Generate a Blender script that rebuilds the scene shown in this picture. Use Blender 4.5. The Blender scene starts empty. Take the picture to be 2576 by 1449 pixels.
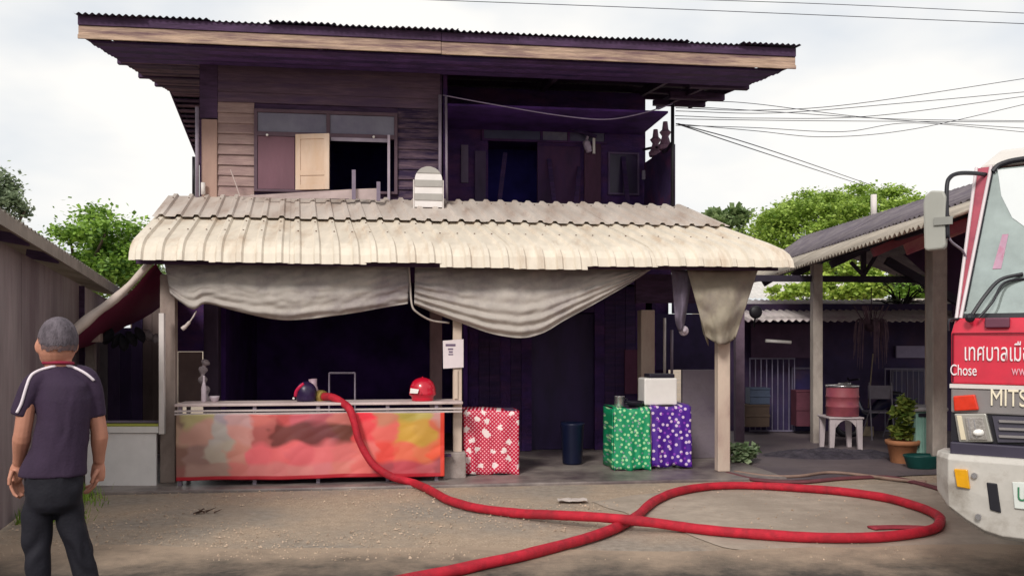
import bpy, bmesh, math, random
from mathutils import Vector, Matrix, noise as mnoise
from mathutils.bvhtree import BVHTree
random.seed(11)
R = math.radians
S = bpy.context.scene
COL = S.collection

# ------------------------------------------------------------------ camera, sky, sun, exposure
FPX, CX, HY, EYE = 2231.0, 1288.0, 855.0, 1.65      # focal length in picture units 2576 wide, centre, horizon, eye height
cam_d = bpy.data.cameras.new('camera'); cam = bpy.data.objects.new('camera', cam_d); COL.objects.link(cam)
cam.location = (0, 0, EYE); cam.rotation_euler = (R(90), 0, 0)
cam_d.sensor_width = 36; cam_d.lens = FPX/2576*36; cam_d.shift_y = (HY-724.5)/2576
cam_d.clip_start = .05; cam_d.clip_end = 2000
S.camera = cam
SUN_EL, SUN_AZ = 36, 200                              # azimuth clockwise from +Y: behind the camera, to the left
W = bpy.data.worlds.new('World'); S.world = W; W.use_nodes = True
nt = W.node_tree; nt.nodes.clear()
wo = nt.nodes.new('ShaderNodeOutputWorld')
sky = nt.nodes.new('ShaderNodeTexSky'); sky.sky_type = 'NISHITA'; sky.sun_disc = False
sky.sun_elevation = R(SUN_EL); sky.sun_rotation = R(SUN_AZ)
b1 = nt.nodes.new('ShaderNodeBackground'); b1.inputs[1].default_value = .12
b2 = nt.nodes.new('ShaderNodeBackground'); b2.inputs[1].default_value = .72
tc = nt.nodes.new('ShaderNodeTexCoord'); mp = nt.nodes.new('ShaderNodeMapping'); mp.inputs['Scale'].default_value = (1, 1, 2.4)
n1 = nt.nodes.new('ShaderNodeTexNoise'); n1.inputs['Scale'].default_value = 1.9; n1.inputs['Detail'].default_value = 5; n1.inputs['Roughness'].default_value = .5
r1 = nt.nodes.new('ShaderNodeValToRGB'); e = r1.color_ramp.elements
e[0].position = .34; e[0].color = (.60, .645, .70, 1); e[1].position = .56; e[1].color = (.91, .895, .865, 1)
r2 = nt.nodes.new('ShaderNodeValToRGB'); e = r2.color_ramp.elements
e[0].position = .25; e[0].color = (.82, .82, .82, 1); e[1].position = .55; e[1].color = (1, 1, 1, 1)
mx = nt.nodes.new('ShaderNodeMixShader'); L = nt.links.new
L(tc.outputs['Generated'], mp.inputs[0]); L(mp.outputs[0], n1.inputs['Vector']); L(n1.outputs[0], r1.inputs[0]); L(n1.outputs[0], r2.inputs[0])
L(sky.outputs[0], b1.inputs[0]); L(r1.outputs[0], b2.inputs[0]); L(r2.outputs[0], mx.inputs[0])
L(b1.outputs[0], mx.inputs[1]); L(b2.outputs[0], mx.inputs[2]); L(mx.outputs[0], wo.inputs[0])
sl = bpy.data.lights.new('sun', 'SUN'); sl.energy = 1.5; sl.angle = R(14); sl.color = (1, .965, .91)
so = bpy.data.objects.new('sun', sl); COL.objects.link(so); so.location = (-5, -10, 20)
so.rotation_euler = (R(90-SUN_EL), 0, R(180-SUN_AZ) + R(0))
S.view_settings.view_transform = 'Standard'; S.view_settings.look = 'None'; S.view_settings.gamma = 1
S.view_settings.exposure = 0.65; S.view_settings.use_curve_mapping = False
S.cycles.max_bounces = 6

# ------------------------------------------------------------------ helpers
def P(px, py, Y):
    return Vector(((px-CX)/FPX*Y, Y, EYE+(HY-py)/FPX*Y))
def G(px, py, z=0.0):                                  # a point on the ground
    Y = (EYE-z)*FPX/(py-HY); return P(px, py, Y)
A = R(7.5); O = Vector((-3.87, 10.05, 0)); HU = Vector((math.cos(A), math.sin(A), 0)); HV = Vector((-math.sin(A), math.cos(A), 0))
def H(u, v, z): return O+HU*u+HV*v+Vector((0, 0, z))
def onplane(px, py, o, U, V, v):                        # picture point -> (u, z) on the upright plane at depth v of a frame
    k = (px-CX)/FPX; b = o+V*v
    u = (k*b.y-b.x)/(U.x-k*U.y); Y = b.y+u*U.y
    return u, EYE+(HY-py)/FPX*Y
def F(px, py, v): return onplane(px, py, O, HU, HV, v)
def HP(px, py, v): u, z = F(px, py, v); return H(u, v, z)
I3 = lambda x, y, z: Vector((x, y, z))

base_of = {}
def thing(name, loc, label, cat, group=None):
    o = bpy.data.objects.new(name, None); COL.objects.link(o); o.location = loc; o.empty_display_size = .1
    o['label'] = label; o['category'] = cat
    if group: o['group'] = group
    base_of[o] = Vector(loc); return o
def tag(o, label, cat, group=None):
    o['label'] = label; o['category'] = cat
    if group: o['group'] = group
    return o

class MB:
    def __init__(s, T=I3): s.v = []; s.f = []; s.T = T; s.smooth = False; s.cols = None
    def pts(s, ps): i = len(s.v); s.v += [Vector(p) for p in ps]; return i
    def box(s, x0, x1, y0, y1, z0, z1, T=None):
        T = T or s.T
        i = s.pts([T(x, y, z) for z in (z0, z1) for y in (y0, y1) for x in (x0, x1)])
        s.f += [tuple(i+k for k in q) for q in ((0,2,3,1),(4,5,7,6),(0,1,5,4),(2,6,7,3),(0,4,6,2),(1,3,7,5))]; return s
    def beam(s, p0, p1, w, h, up=(0,0,1)):
        p0, p1 = Vector(p0), Vector(p1); d = (p1-p0).normalized(); up = Vector(up)
        if abs(d.dot(up)) > .98: up = Vector((0, 1, 0))
        a = d.cross(up).normalized(); b = a.cross(d)
        i = s.pts([p+a*(x*w/2)+b*(y*h/2) for p in (p0, p1) for y in (-1, 1) for x in (-1, 1)])
        s.f += [tuple(i+k for k in q) for q in ((0,1,3,2),(4,6,7,5),(0,4,5,1),(2,3,7,6),(0,2,6,4),(1,5,7,3))]; return s
    def tube(s, ps, r, n=8, flat=1.0, cap=True):
        ps = [Vector(p) for p in ps]; m = len(ps)
        rs = r if isinstance(r, (list, tuple)) else [r]*m
        t0 = (ps[1]-ps[0]).normalized(); up = Vector((0, 0, 1)) if abs(t0.z) < .9 else Vector((0, 1, 0))
        a = t0.cross(up).normalized(); i0 = len(s.v)
        for k in range(m):
            t = (ps[min(k+1, m-1)]-ps[max(k-1, 0)]).normalized()
            a = (a-t*a.dot(t)).normalized(); b = t.cross(a)
            for j in range(n):
                an = 2*math.pi*j/n; s.v.append(ps[k]+a*(rs[k]*math.cos(an))+b*(rs[k]*flat*math.sin(an)))
        for k in range(m-1):
            for j in range(n):
                s.f.append((i0+k*n+j, i0+k*n+(j+1)%n, i0+(k+1)*n+(j+1)%n, i0+(k+1)*n+j))
        if cap: s.f.append(tuple(i0+j for j in range(n))[::-1]); s.f.append(tuple(i0+(m-1)*n+j for j in range(n)))
        return s
    def rings(s, rg, n=16, T=None):                     # rg: (cx, cy, cz, rx, ry) horizontal ellipses, closed ends
        T = T or s.T; i0 = len(s.v); m = len(rg)
        for (cx, cy, cz, rx, ry) in rg:
            for j in range(n):
                an = 2*math.pi*j/n; s.v.append(T(cx+rx*math.cos(an), cy+ry*math.sin(an), cz))
        for k in range(m-1):
            for j in range(n): s.f.append((i0+k*n+j, i0+k*n+(j+1)%n, i0+(k+1)*n+(j+1)%n, i0+(k+1)*n+j))
        s.f.append(tuple(i0+j for j in range(n))[::-1]); s.f.append(tuple(i0+(m-1)*n+j for j in range(n))); return s
    def grid(s, fn, nu, nv):
        i0 = len(s.v)
        for j in range(nv+1):
            for i in range(nu+1): s.v.append(Vector(fn(i/nu, j/nv)))
        for j in range(nv):
            for i in range(nu):
                q = i0+j*(nu+1)+i; s.f.append((q, q+1, q+nu+2, q+nu+1))
        return s
    def poly(s, ps, T=None):
        T = T or (lambda p: Vector(p)); i = s.pts([T(p) for p in ps]); s.f.append(tuple(range(i, i+len(ps)))); return s
    def prism(s, front, off):                           # polygon pushed along off
        n = len(front); i = s.pts(front); s.pts([Vector(p)+Vector(off) for p in front])
        s.f.append(tuple(range(i, i+n))); s.f.append(tuple(range(i+n, i+2*n))[::-1])
        for k in range(n): s.f.append((i+k, i+n+k, i+n+(k+1)%n, i+(k+1)%n))
        return s
    def ball(s, c, r, nu=12, nv=8, sc=(1,1,1)):
        c = Vector(c); rg = []
        for j in range(nv+1):
            th = math.pi*(j/nv)*.998+.003; rg.append((c.x, c.y, c.z-r*sc[2]*math.cos(th), r*sc[0]*math.sin(th), r*sc[1]*math.sin(th)))
        return s.rings(rg, nu, I3)
    def build(s, name, mat, parent=None, smooth=False, bevel=0, solid=0, kind=None, fix=True):
        if parent is not None: b = base_of[parent]
        elif kind is None:
            xs = [v.x for v in s.v]; ys = [v.y for v in s.v]; zs = [v.z for v in s.v]
            b = Vector(((min(xs)+max(xs))/2, (min(ys)+max(ys))/2, min(zs)))
        else: b = Vector((0, 0, 0))
        me = bpy.data.meshes.new(name); me.from_pydata([tuple(v-b) for v in s.v], [], s.f)
        if fix:
            bm = bmesh.new(); bm.from_mesh(me); bmesh.ops.recalc_face_normals(bm, faces=bm.faces); bm.to_mesh(me); bm.free()
        if smooth: me.polygons.foreach_set('use_smooth', [True]*len(me.polygons))
        me.materials.append(mat); o = bpy.data.objects.new(name, me); COL.objects.link(o)
        if parent is not None: o.parent = parent
        else: o.location = b
        base_of[o] = b
        if bevel:
            m = o.modifiers.new('b', 'BEVEL'); m.width = bevel; m.segments = 2; m.limit_method = 'ANGLE'
        if solid: m = o.modifiers.new('s', 'SOLIDIFY'); m.thickness = solid; m.offset = 0
        if kind: o['kind'] = kind
        return o

def lin(c):
    if isinstance(c, str):
        c = c.lstrip('#'); c = [int(c[i:i+2], 16)/255 for i in (0, 2, 4)]
        c = [x/12.92 if x <= .04045 else ((x+.055)/1.055)**2.4 for x in c]
    return tuple(c[:3])
MATS = {}
def M(name, col, rough=.75, var=.18, scale=6, stretch=(1,1,1), bump=.15, bscale=None, col2=None, amt=.5, s2=1.5, metal=0, coat=0, spec=.4, alpha=None, trans=0, back=None):
    if name in MATS: return MATS[name]
    m = bpy.data.materials.new(name); m.use_nodes = True; t = m.node_tree; N = t.nodes.new; K = t.links.new
    bs = t.nodes['Principled BSDF']; c = lin(col)
    bs.inputs['Roughness'].default_value = rough; bs.inputs['Metallic'].default_value = metal
    bs.inputs['Specular IOR Level'].default_value = spec; bs.inputs['Coat Weight'].default_value = coat
    bs.inputs['Transmission Weight'].default_value = trans
    tc = N('ShaderNodeTexCoord'); mp = N('ShaderNodeMapping'); mp.inputs['Scale'].default_value = stretch
    K(tc.outputs['Object'], mp.inputs[0])
    n = N('ShaderNodeTexNoise'); n.inputs['Scale'].default_value = scale; n.inputs['Detail'].default_value = 8; n.inputs['Roughness'].default_value = .62
    K(mp.outputs[0], n.inputs['Vector'])
    r = N('ShaderNodeValToRGB'); e = r.color_ramp.elements
    e[0].position = .3; e[0].color = (*[x*(1-var*1.3) for x in c], 1); e[1].position = .7; e[1].color = (*[min(1, x*(1+var)) for x in c], 1)
    K(n.outputs[0], r.inputs[0]); out = r.outputs[0]
    if col2 is not None:
        n2 = N('ShaderNodeTexNoise'); n2.inputs['Scale'].default_value = s2; n2.inputs['Detail'].default_value = 7; n2.inputs['Roughness'].default_value = .65
        K(mp.outputs[0], n2.inputs['Vector'])
        r2 = N('ShaderNodeValToRGB'); e2 = r2.color_ramp.elements; e2[0].position = 1-amt-.12; e2[1].position = 1-amt+.1
        K(n2.outputs[0], r2.inputs[0])
        x = N('ShaderNodeMixRGB'); K(r2.outputs[0], x.inputs[0]); K(out, x.inputs[1]); x.inputs[2].default_value = (*lin(col2), 1); out = x.outputs[0]
    if back is not None:
        gm = N('ShaderNodeNewGeometry'); x = N('ShaderNodeMixRGB'); K(gm.outputs['Backfacing'], x.inputs[0]); K(out, x.inputs[1]); x.inputs[2].default_value = (*lin(back), 1); out = x.outputs[0]
    K(out, bs.inputs['Base Color'])
    if bump:
        nb = N('ShaderNodeTexNoise'); nb.inputs['Scale'].default_value = bscale or scale*4; nb.inputs['Detail'].default_value = 6
        K(mp.outputs[0], nb.inputs['Vector']); b = N('ShaderNodeBump'); b.inputs['Strength'].default_value = bump; b.inputs['Distance'].default_value = .02
        K(nb.outputs[0], b.inputs['Height']); K(b.outputs[0], bs.inputs['Normal'])
    MATS[name] = m; return m
def spline(ps, n=8):                                   # Catmull-Rom through points
    ps = [Vector(p) for p in ps]; q = [ps[0]*2-ps[1]]+ps+[ps[-1]*2-ps[-2]]; out = []
    for i in range(1, len(q)-2):
        a, b, c, d = q[i-1:i+3]
        for k in range(n):
            t = k/n; out.append(.5*((2*b)+(c-a)*t+(2*a-5*b+4*c-d)*t*t+(3*b-a-3*c+d)*t**3))
    return out+[ps[-1]]
def interp(pts, t):                                    # piecewise-linear table
    for (a, x), (b, y) in zip(pts, pts[1:]):
        if t <= b: k = (t-a)/(b-a) if b > a else 0; return x+(y-x)*max(0, k)
    return pts[-1][1]
def smooth_interp(pts, t):
    v = spline([Vector((a, b, 0)) for a, b in pts], 10)
    return interp([(p.x, p.y) for p in v], t)
def remeshed(mb, name, mat, parent, vox, it=6, disp=0, dscale=8, sub=0):
    o = mb.build(name, mat, parent)
    m = o.modifiers.new('r', 'REMESH'); m.mode = 'VOXEL'; m.voxel_size = vox
    m = o.modifiers.new('s', 'SMOOTH'); m.iterations = it; m.factor = .5
    dg = bpy.context.evaluated_depsgraph_get(); me = bpy.data.meshes.new_from_object(o.evaluated_get(dg))
    o.modifiers.clear(); o.data = me
    if disp:
        me.update(); nr = [v.normal.copy() for v in me.vertices]
        for v, nn in zip(me.vertices, nr):
            q = Vector((v.co.x*dscale, v.co.y*dscale, v.co.z*dscale*.55)); v.co += nn*disp*mnoise.noise(q+Vector((mnoise.noise(q)*1.5, 0, 0)))
    me.polygons.foreach_set('use_smooth', [True]*len(me.polygons)); return o
def letters(body, name, mat, parent, origin, X, Yv, size, extrude=.004, align='LEFT', sx=1.0):
    cu = bpy.data.curves.new('t', 'FONT'); cu.body = body; cu.size = size; cu.extrude = extrude; cu.align_x = align
    o = bpy.data.objects.new('t', cu); COL.objects.link(o)
    bpy.context.view_layer.update()
    me = bpy.data.meshes.new_from_object(o.evaluated_get(bpy.context.evaluated_depsgraph_get()))
    bpy.data.objects.remove(o); X = Vector(X).normalized(); Yv = Vector(Yv).normalized(); Z = X.cross(Yv); b = base_of[parent]
    for v in me.vertices: v.co = Vector(origin)+X*(v.co.x*sx)+Yv*v.co.y+Z*v.co.z-b
    me.materials.clear(); me.materials.append(mat); me.name = name
    o = bpy.data.objects.new(name, me); COL.objects.link(o); o.parent = parent; base_of[o] = b; return o

# ------------------------------------------------------------------ materials
WOOD = M('weathered_wood', '#7a5c58', .8, .35, 3, (1,1,12), .3, 14, '#4a3338', .42, 1.2)
WOODX = M('old_brown_board', '#a08680', .8, .18, 2.5, (1.2,1.2,9), .35, 10, '#84696a', .42, 1.3)
PALEWOOD = M('bleached_fascia_wood', '#b59a86', .85, .3, 2.2, (1.2,1.2,14), .4, 9, '#6d5258', .43, .9)
DARKWOOD = M('sooty_roof_timber', '#48324e', .85, .35, 4, (1,1,6), .25, 20)
SOOT = M('charred_wall', '#3a1f58', .8, .4, 3, (1,1,2.5), .35, 25, '#552e5a', .42, 1.4)
CHAR = M('charred_board', '#40254f', .75, .4, 3, (1,1,9), .35, 16, '#281848', .45, 1.2)
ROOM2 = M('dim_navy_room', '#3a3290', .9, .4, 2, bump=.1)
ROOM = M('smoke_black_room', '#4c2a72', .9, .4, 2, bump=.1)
TIN = M('cream_sheet_metal', '#dcd0bf', .5, .1, 3, (2.5,.8,.8), .06, 12, '#bda68f', .36, 1.3, spec=.35)
TINUP = M('stained_sheet_metal', '#cbbfb5', .55, .14, 3, (2.5,.8,.8), .07, 12, '#a8968a', .42, 1.5, spec=.3)
TINROOF = M('rusty_grey_tin', '#37304a', .7, .3, 5, bump=.1, col2='#4d3840', amt=.4, s2=3)
CANVAS = M('grey_canvas', '#b5aca4', .85, .1, 5, bump=.12, bscale=60, col2='#8d8284', amt=.42, s2=1.6)
CANVAS2 = M('olive_grey_canvas', '#9a907f', .85, .12, 5, bump=.12, bscale=60, col2='#7b6f6c', amt=.42, s2=1.8)
REDCANVAS = M('red_backed_tarp', '#cdbfb6', .8, .1, 5, bump=.1, back='#6b1038')
CONC = M('grey_concrete', '#a39690', .85, .14, 8, bump=.3, bscale=45, col2='#84746e', amt=.42, s2=3)
PALEPOST = M('pale_painted_post', '#cdb9a8', .75, .14, 5, (1,1,.4), .2, 30, '#a88f84', .38, 2.5)
WHITEP = M('dull_white_paint', '#d9d0cb', .5, .06, 5, bump=.05, col2='#bfb3ad', amt=.36, s2=2)
CREAMP = M('cream_shutter_paint', '#d2b8a4', .6, .1, 4, (1,1,.3), .12, 20, '#c4a182', .35, 1.5)
BROWNP = M('brown_shutter_paint', '#6d4a55', .65, .12, 4, (1,1,.3), .12, 20)
PIPE = M('grey_pvc_pipe', '#8f8290', .5, .15, 6, bump=.05)
BLACK = M('black_rubber', '#17141b', .5, .2, 8, bump=.05)
DARKMETAL = M('dark_metal', '#2b2734', .45, .2, 8, bump=.05, metal=.3)
GLASSDK = M('smoky_pane', '#54506a', .25, .2, 2, bump=.02, col2='#6c6a7c', amt=.4, s2=2.5, spec=.6)
HOSE = M('red_fire_hose', '#bd1c31', .62, .2, 9, bump=.5, bscale=170, col2='#8f1a28', amt=.42, s2=6)
OLDHOSE = M('faded_hose', '#6b3a40', .7, .2, 8, bump=.2, bscale=120)
WHITEPL = M('white_plastic', '#e6e1dc', .4, .05, 5, bump=0)
CHROME = M('bright_metal', '#c9c6c8', .25, .1, 6, bump=.03, metal=.85)
WIRE = M('cable_sheath', '#3c3c46', .6, .1, 8, bump=0)
PALEWIRE = M('pale_cable', '#8d7f9a', .6, .1, 8, bump=0)

# ------------------------------------------------------------------ ground
gm = bpy.data.materials.new('dusty_yard'); gm.use_nodes = True; t = gm.node_tree; N = t.nodes.new; K = t.links.new; bs = t.nodes['Principled BSDF']
tcx = N('ShaderNodeTexCoord')
def nz(sc, det=8, ro=.6):
    n = N('ShaderNodeTexNoise'); n.inputs['Scale'].default_value = sc; n.inputs['Detail'].default_value = det; n.inputs['Roughness'].default_value = ro
    K(tcx.outputs['Object'], n.inputs['Vector']); return n.outputs[0]
def ramp(inp, a, ca, b, cb):
    r = N('ShaderNodeValToRGB'); q = r.color_ramp.elements; q[0].position = a; q[0].color = (*lin(ca), 1); q[1].position = b; q[1].color = (*lin(cb), 1); K(inp, r.inputs[0]); return r.outputs[0]
def mixc(f, a, b):
    x = N('ShaderNodeMixRGB'); K(f, x.inputs[0]); K(a, x.inputs[1]); K(b, x.inputs[2]); return x.outputs[0]
c1 = ramp(nz(9), .3, '#9a8571', .7, '#c0aa93'); c2 = ramp(nz(45, 4), .35, '#806c5b', .65, '#c8b29b')
x = N('ShaderNodeMixRGB'); x.inputs[0].default_value = .45; K(c1, x.inputs[1]); K(c2, x.inputs[2])
c3 = mixc(ramp(nz(.8, 6), .42, '#000000', .62, '#ffffff'), x.outputs[0], ramp(nz(14), .3, '#85796d', .7, '#a89b8d'))
K(c3, bs.inputs['Base Color']); bs.inputs['Roughness'].default_value = .9
bp = N('ShaderNodeBump'); bp.inputs['Strength'].default_value = .6; bp.inputs['Distance'].default_value = .03; K(nz(35, 8, .7), bp.inputs['Height']); K(bp.outputs[0], bs.inputs['Normal'])
g = MB(); g.grid(lambda a, b: (-300+600*a, -60+660*b, 0), 4, 4)
g.build('ground', gm, kind='structure')

def blob_sheet(name, mat, pts, z, jit=.12, n=10, thick=None):
    ps = spline([Vector((p.x, p.y, 0)) for p in pts]+[Vector((pts[0].x, pts[0].y, 0))], n)[:-1]
    out = []
    for p in ps:
        out.append(Vector((p.x+jit*mnoise.noise(p*2.3), p.y+jit*mnoise.noise(p*2.1+Vector((9, 3, 1))), z)))
    mb = MB(); i = mb.pts(out); mb.f.append(tuple(range(i, i+len(out)))) 
    if thick:
        j = mb.pts([p-Vector((0, 0, thick)) for p in out]); n2 = len(out)
        for k in range(n2): mb.f.append((i+k, j+k, j+(k+1)%n2, i+(k+1)%n2))
    return mb.build(name, mat, kind='structure', fix=True)
CONCG = M('yard_concrete', '#ab9c8d', .8, .16, 5, bump=.3, bscale=30, col2='#948678', amt=.46, s2=.9)
WETC = M('wet_porch_concrete', '#8d827c', .45, .2, 4, bump=.15, bscale=30, col2='#55494c', amt=.48, s2=1.1)
ASPH = M('dusty_darkened_asphalt', '#4b443e', .85, .22, 18, bump=.5, bscale=120, col2='#6b6055', amt=.42, s2=1.3)  # darkening towards the camera painted into the asphalt; far edge fades to dust
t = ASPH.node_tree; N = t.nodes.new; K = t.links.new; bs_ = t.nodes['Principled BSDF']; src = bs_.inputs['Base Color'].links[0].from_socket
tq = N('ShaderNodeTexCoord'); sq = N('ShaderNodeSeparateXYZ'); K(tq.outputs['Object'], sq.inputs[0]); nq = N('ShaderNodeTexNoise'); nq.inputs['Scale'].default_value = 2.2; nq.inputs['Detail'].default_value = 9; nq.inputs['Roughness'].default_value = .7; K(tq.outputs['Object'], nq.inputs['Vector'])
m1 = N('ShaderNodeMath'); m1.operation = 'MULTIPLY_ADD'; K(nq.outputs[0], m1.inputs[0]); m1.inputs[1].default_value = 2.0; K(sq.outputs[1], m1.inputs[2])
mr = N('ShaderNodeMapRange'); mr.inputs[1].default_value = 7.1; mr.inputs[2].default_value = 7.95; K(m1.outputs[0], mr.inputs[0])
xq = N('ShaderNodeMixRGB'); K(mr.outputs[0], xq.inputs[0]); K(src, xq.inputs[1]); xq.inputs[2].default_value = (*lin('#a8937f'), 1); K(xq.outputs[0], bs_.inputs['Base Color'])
blob_sheet('concrete_apron', CONCG, [G(1480,1262), G(1700,1238), G(2000,1222), G(2400,1215), Vector((8,11,0)), Vector((8.5,7.0,0)), Vector((4.2,6.9,0)), G(2050,1385), G(1820,1378), G(1690,1330), G(1590,1300)], .006, .1)
blob_sheet('side_yard_floor', M('side_yard_floor', '#6d6163', .7, .2, 4, bump=.2, bscale=30, col2='#51474f', amt=.45, s2=1), [H(7.0,-.6,0), H(7.0,6.5,0), Vector((14,19,0)), Vector((14,11.4,0)), Vector((6.5,11.0,0)), Vector((4.3,10.6,0))], .012, .05)
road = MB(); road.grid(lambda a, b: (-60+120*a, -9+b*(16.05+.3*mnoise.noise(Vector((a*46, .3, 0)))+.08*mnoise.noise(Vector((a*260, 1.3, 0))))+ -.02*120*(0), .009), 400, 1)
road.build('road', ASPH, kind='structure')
ps = MB(T=H); ps.box(-.9, 7.1, -.55, 7.2, -.05, .035); ps.build('porch_slab', WETC, kind='structure', bevel=.015)

# loose stones on the yard
st = MB()
for k in range(3600):
    y = random.uniform(6.6, 9.9); x = random.uniform(-.62, .12)*y
    if random.random() < .25: x = random.uniform(-.62, .5)*y
    if mnoise.noise(Vector((x*.9, y*.9, 0))) < -.12: continue
    r = random.uniform(.004, .013)*(1.7 if random.random() < .06 else 1); a = random.random()*6.28
    i = st.pts([(x+r*math.cos(a+q*2.09)*random.uniform(.7, 1.3), y+r*math.sin(a+q*2.09)*random.uniform(.7, 1.3), .008) for q in range(3)]+[(x, y, .01+r*.8)])
    st.f += [(i, i+1, i+3), (i+1, i+2, i+3), (i+2, i, i+3)]
st.build('gravel', M('gravel_stone', '#b39d88', .9, .4, 7, bump=0), kind='stuff')

# ------------------------------------------------------------------ the house
house = thing('wooden_house', O, 'two storey wooden house with smoke blackened upper floor and wide tin roof', 'house')
UL, UR, VF = -1.25, 7.82, .8                             # main roof: side ends and front edge
VRIDGE, ZF, ZR, VB, ZB = 5.0, 5.50, 6.02, 7.3, 5.22
roofcap = MB(); roofcap.tube([H(UL, VRIDGE, ZR+.05), H(UR-.1, VRIDGE, ZR+.05)], .07, 8)
roof = roofcap.build('roof', TINROOF, house)
nsh = 12
def sheet_wave(u0, u1, v0, v1, z0, z1, per, amp, parent, name, mat, lift=0):
    n = max(8, int((u1-u0)/per*6)); mb = MB()
    mb.grid(lambda a, b: H(u0+(u1-u0)*a, v0+(v1-v0)*b, z0+(z1-z0)*b+lift+amp*math.sin(2*math.pi*(u0+(u1-u0)*a)/per)), n, 3)
    return mb.build(name, mat, parent, smooth=True, fix=False)
w = (UR-UL)/nsh
for k in range(nsh):
    dv = random.uniform(-.05, .03) - (.02 if 3 <= k <= 9 else 0); dz = random.uniform(-.004, .008)
    sheet_wave(UL+w*k-.03, UL+w*(k+1)+.03, VF-.1+dv, VRIDGE, ZF+.035-.005*dv+dz, ZR, .0765, .013, roof, 'roof_sheet', TINROOF, .006*(k % 2))
    if UL+w*(k+1) < 6.95: sheet_wave(UL+w*k-.03, UL+w*(k+1)+.03, VRIDGE, VB, ZR, ZB, .0765, .013, roof, 'roof_sheet', TINROOF, .006*(k % 2))
def roofz(v): return ZF+(ZR-ZF)*(v-VF)/(VRIDGE-VF) if v <= VRIDGE else ZR+(ZB-ZR)*(v-VRIDGE)/(VB-VRIDGE)
# fascia: a dark narrow board over a bleached wide one, in two lengths
for (a, b, dz) in ((UL, 3.1, 0), (3.105, UR, -.006)):
    m = MB(); m.box(a, b, VF-.03, VF, ZF-.205+dz, ZF-.075+dz, H); m.build('fascia_board', PALEWOOD, house, bevel=.006)
    m = MB(); m.box(a, b, VF-.055, VF-.032, ZF-.24+dz, ZF-.19+dz, H); m.build('fascia_batten', PALEWOOD, house, bevel=.004)
    m = MB(); m.box(a, b, VF-.05, VF, ZF-.073+dz, ZF+.038+dz, H); m.build('eave_board', DARKWOOD, house, bevel=.004)
for u in (UL+.02, UR-.05):
    m = MB(); m.prism([H(u, VF, ZF-.2), H(u, VRIDGE, ZR-.2), H(u, VRIDGE, ZR-.02), H(u, VF, ZF-.02)], HU*.03); m.build('bargeboard', DARKWOOD, house)
m = MB(); m.prism([H(UL+.02, VRIDGE+.002, ZR-.2), H(UL+.02, VB, ZB-.2), H(UL+.02, VB, ZB-.02), H(UL+.02, VRIDGE+.002, ZR-.02)], HU*.03); m.build('bargeboard', DARKWOOD, house)
for v in (1.35, 1.9, 2.6, 3.3, 4.0, 4.7):
    m = MB(); m.box(UL+.07, UR-.1 - random.random()*.05, v-.03, v+.03, roofz(v)-.10, roofz(v)-.015, H); m.build('purlin', DARKWOOD, house)
for v in (5.6, 6.3, 7.0):
    m = MB(); m.box(UL+.07, 6.8, v-.03, v+.03, roofz(v)-.10, roofz(v)-.015, H); m.build('purlin', DARKWOOD, house)
for k, u in enumerate((-.62, .02, 1.6, 3.2, 4.85, 6.5, 7.2)):
    m = MB(); m.beam(H(u, VF+.01, ZF-.17), H(u, VRIDGE, ZR-.17), .06, .13); m.build('rafter', DARKWOOD, house)
    if u < 6.6: m = MB(); m.beam(H(u, VRIDGE+.03, ZR-.17), H(u, VB, ZB-.17), .06, .13); m.build('rafter', DARKWOOD, house)
# boarded ceiling under the front eave (dark planks along the house, seen from below)
for k in range(9):
    v0 = VF+.04+k*.135
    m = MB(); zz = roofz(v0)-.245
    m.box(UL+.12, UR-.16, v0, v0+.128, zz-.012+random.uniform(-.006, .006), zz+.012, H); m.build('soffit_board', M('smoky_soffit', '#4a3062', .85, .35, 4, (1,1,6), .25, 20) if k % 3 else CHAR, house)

for k in range(34):
    v0 = 2.06+k*.15
    if v0 > 6.9: break
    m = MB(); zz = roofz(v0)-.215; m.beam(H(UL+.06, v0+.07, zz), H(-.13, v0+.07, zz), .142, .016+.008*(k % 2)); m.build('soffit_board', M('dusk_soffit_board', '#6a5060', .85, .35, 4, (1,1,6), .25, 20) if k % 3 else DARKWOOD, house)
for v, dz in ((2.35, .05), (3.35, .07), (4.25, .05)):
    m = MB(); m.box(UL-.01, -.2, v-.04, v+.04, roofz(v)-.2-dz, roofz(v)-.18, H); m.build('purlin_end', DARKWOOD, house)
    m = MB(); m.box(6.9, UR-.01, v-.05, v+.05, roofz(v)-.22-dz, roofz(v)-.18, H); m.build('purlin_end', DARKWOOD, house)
ZU = 3.0                                                 # upper floor level
uc = F(1112, 400, 2.0)[0]                                # middle of the house
m = MB(T=H); m.box(-.12, 6.55, 2.0, 7.0, ZU-.2, ZU); m.build('upper_floor', DARKWOOD, house)
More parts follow.
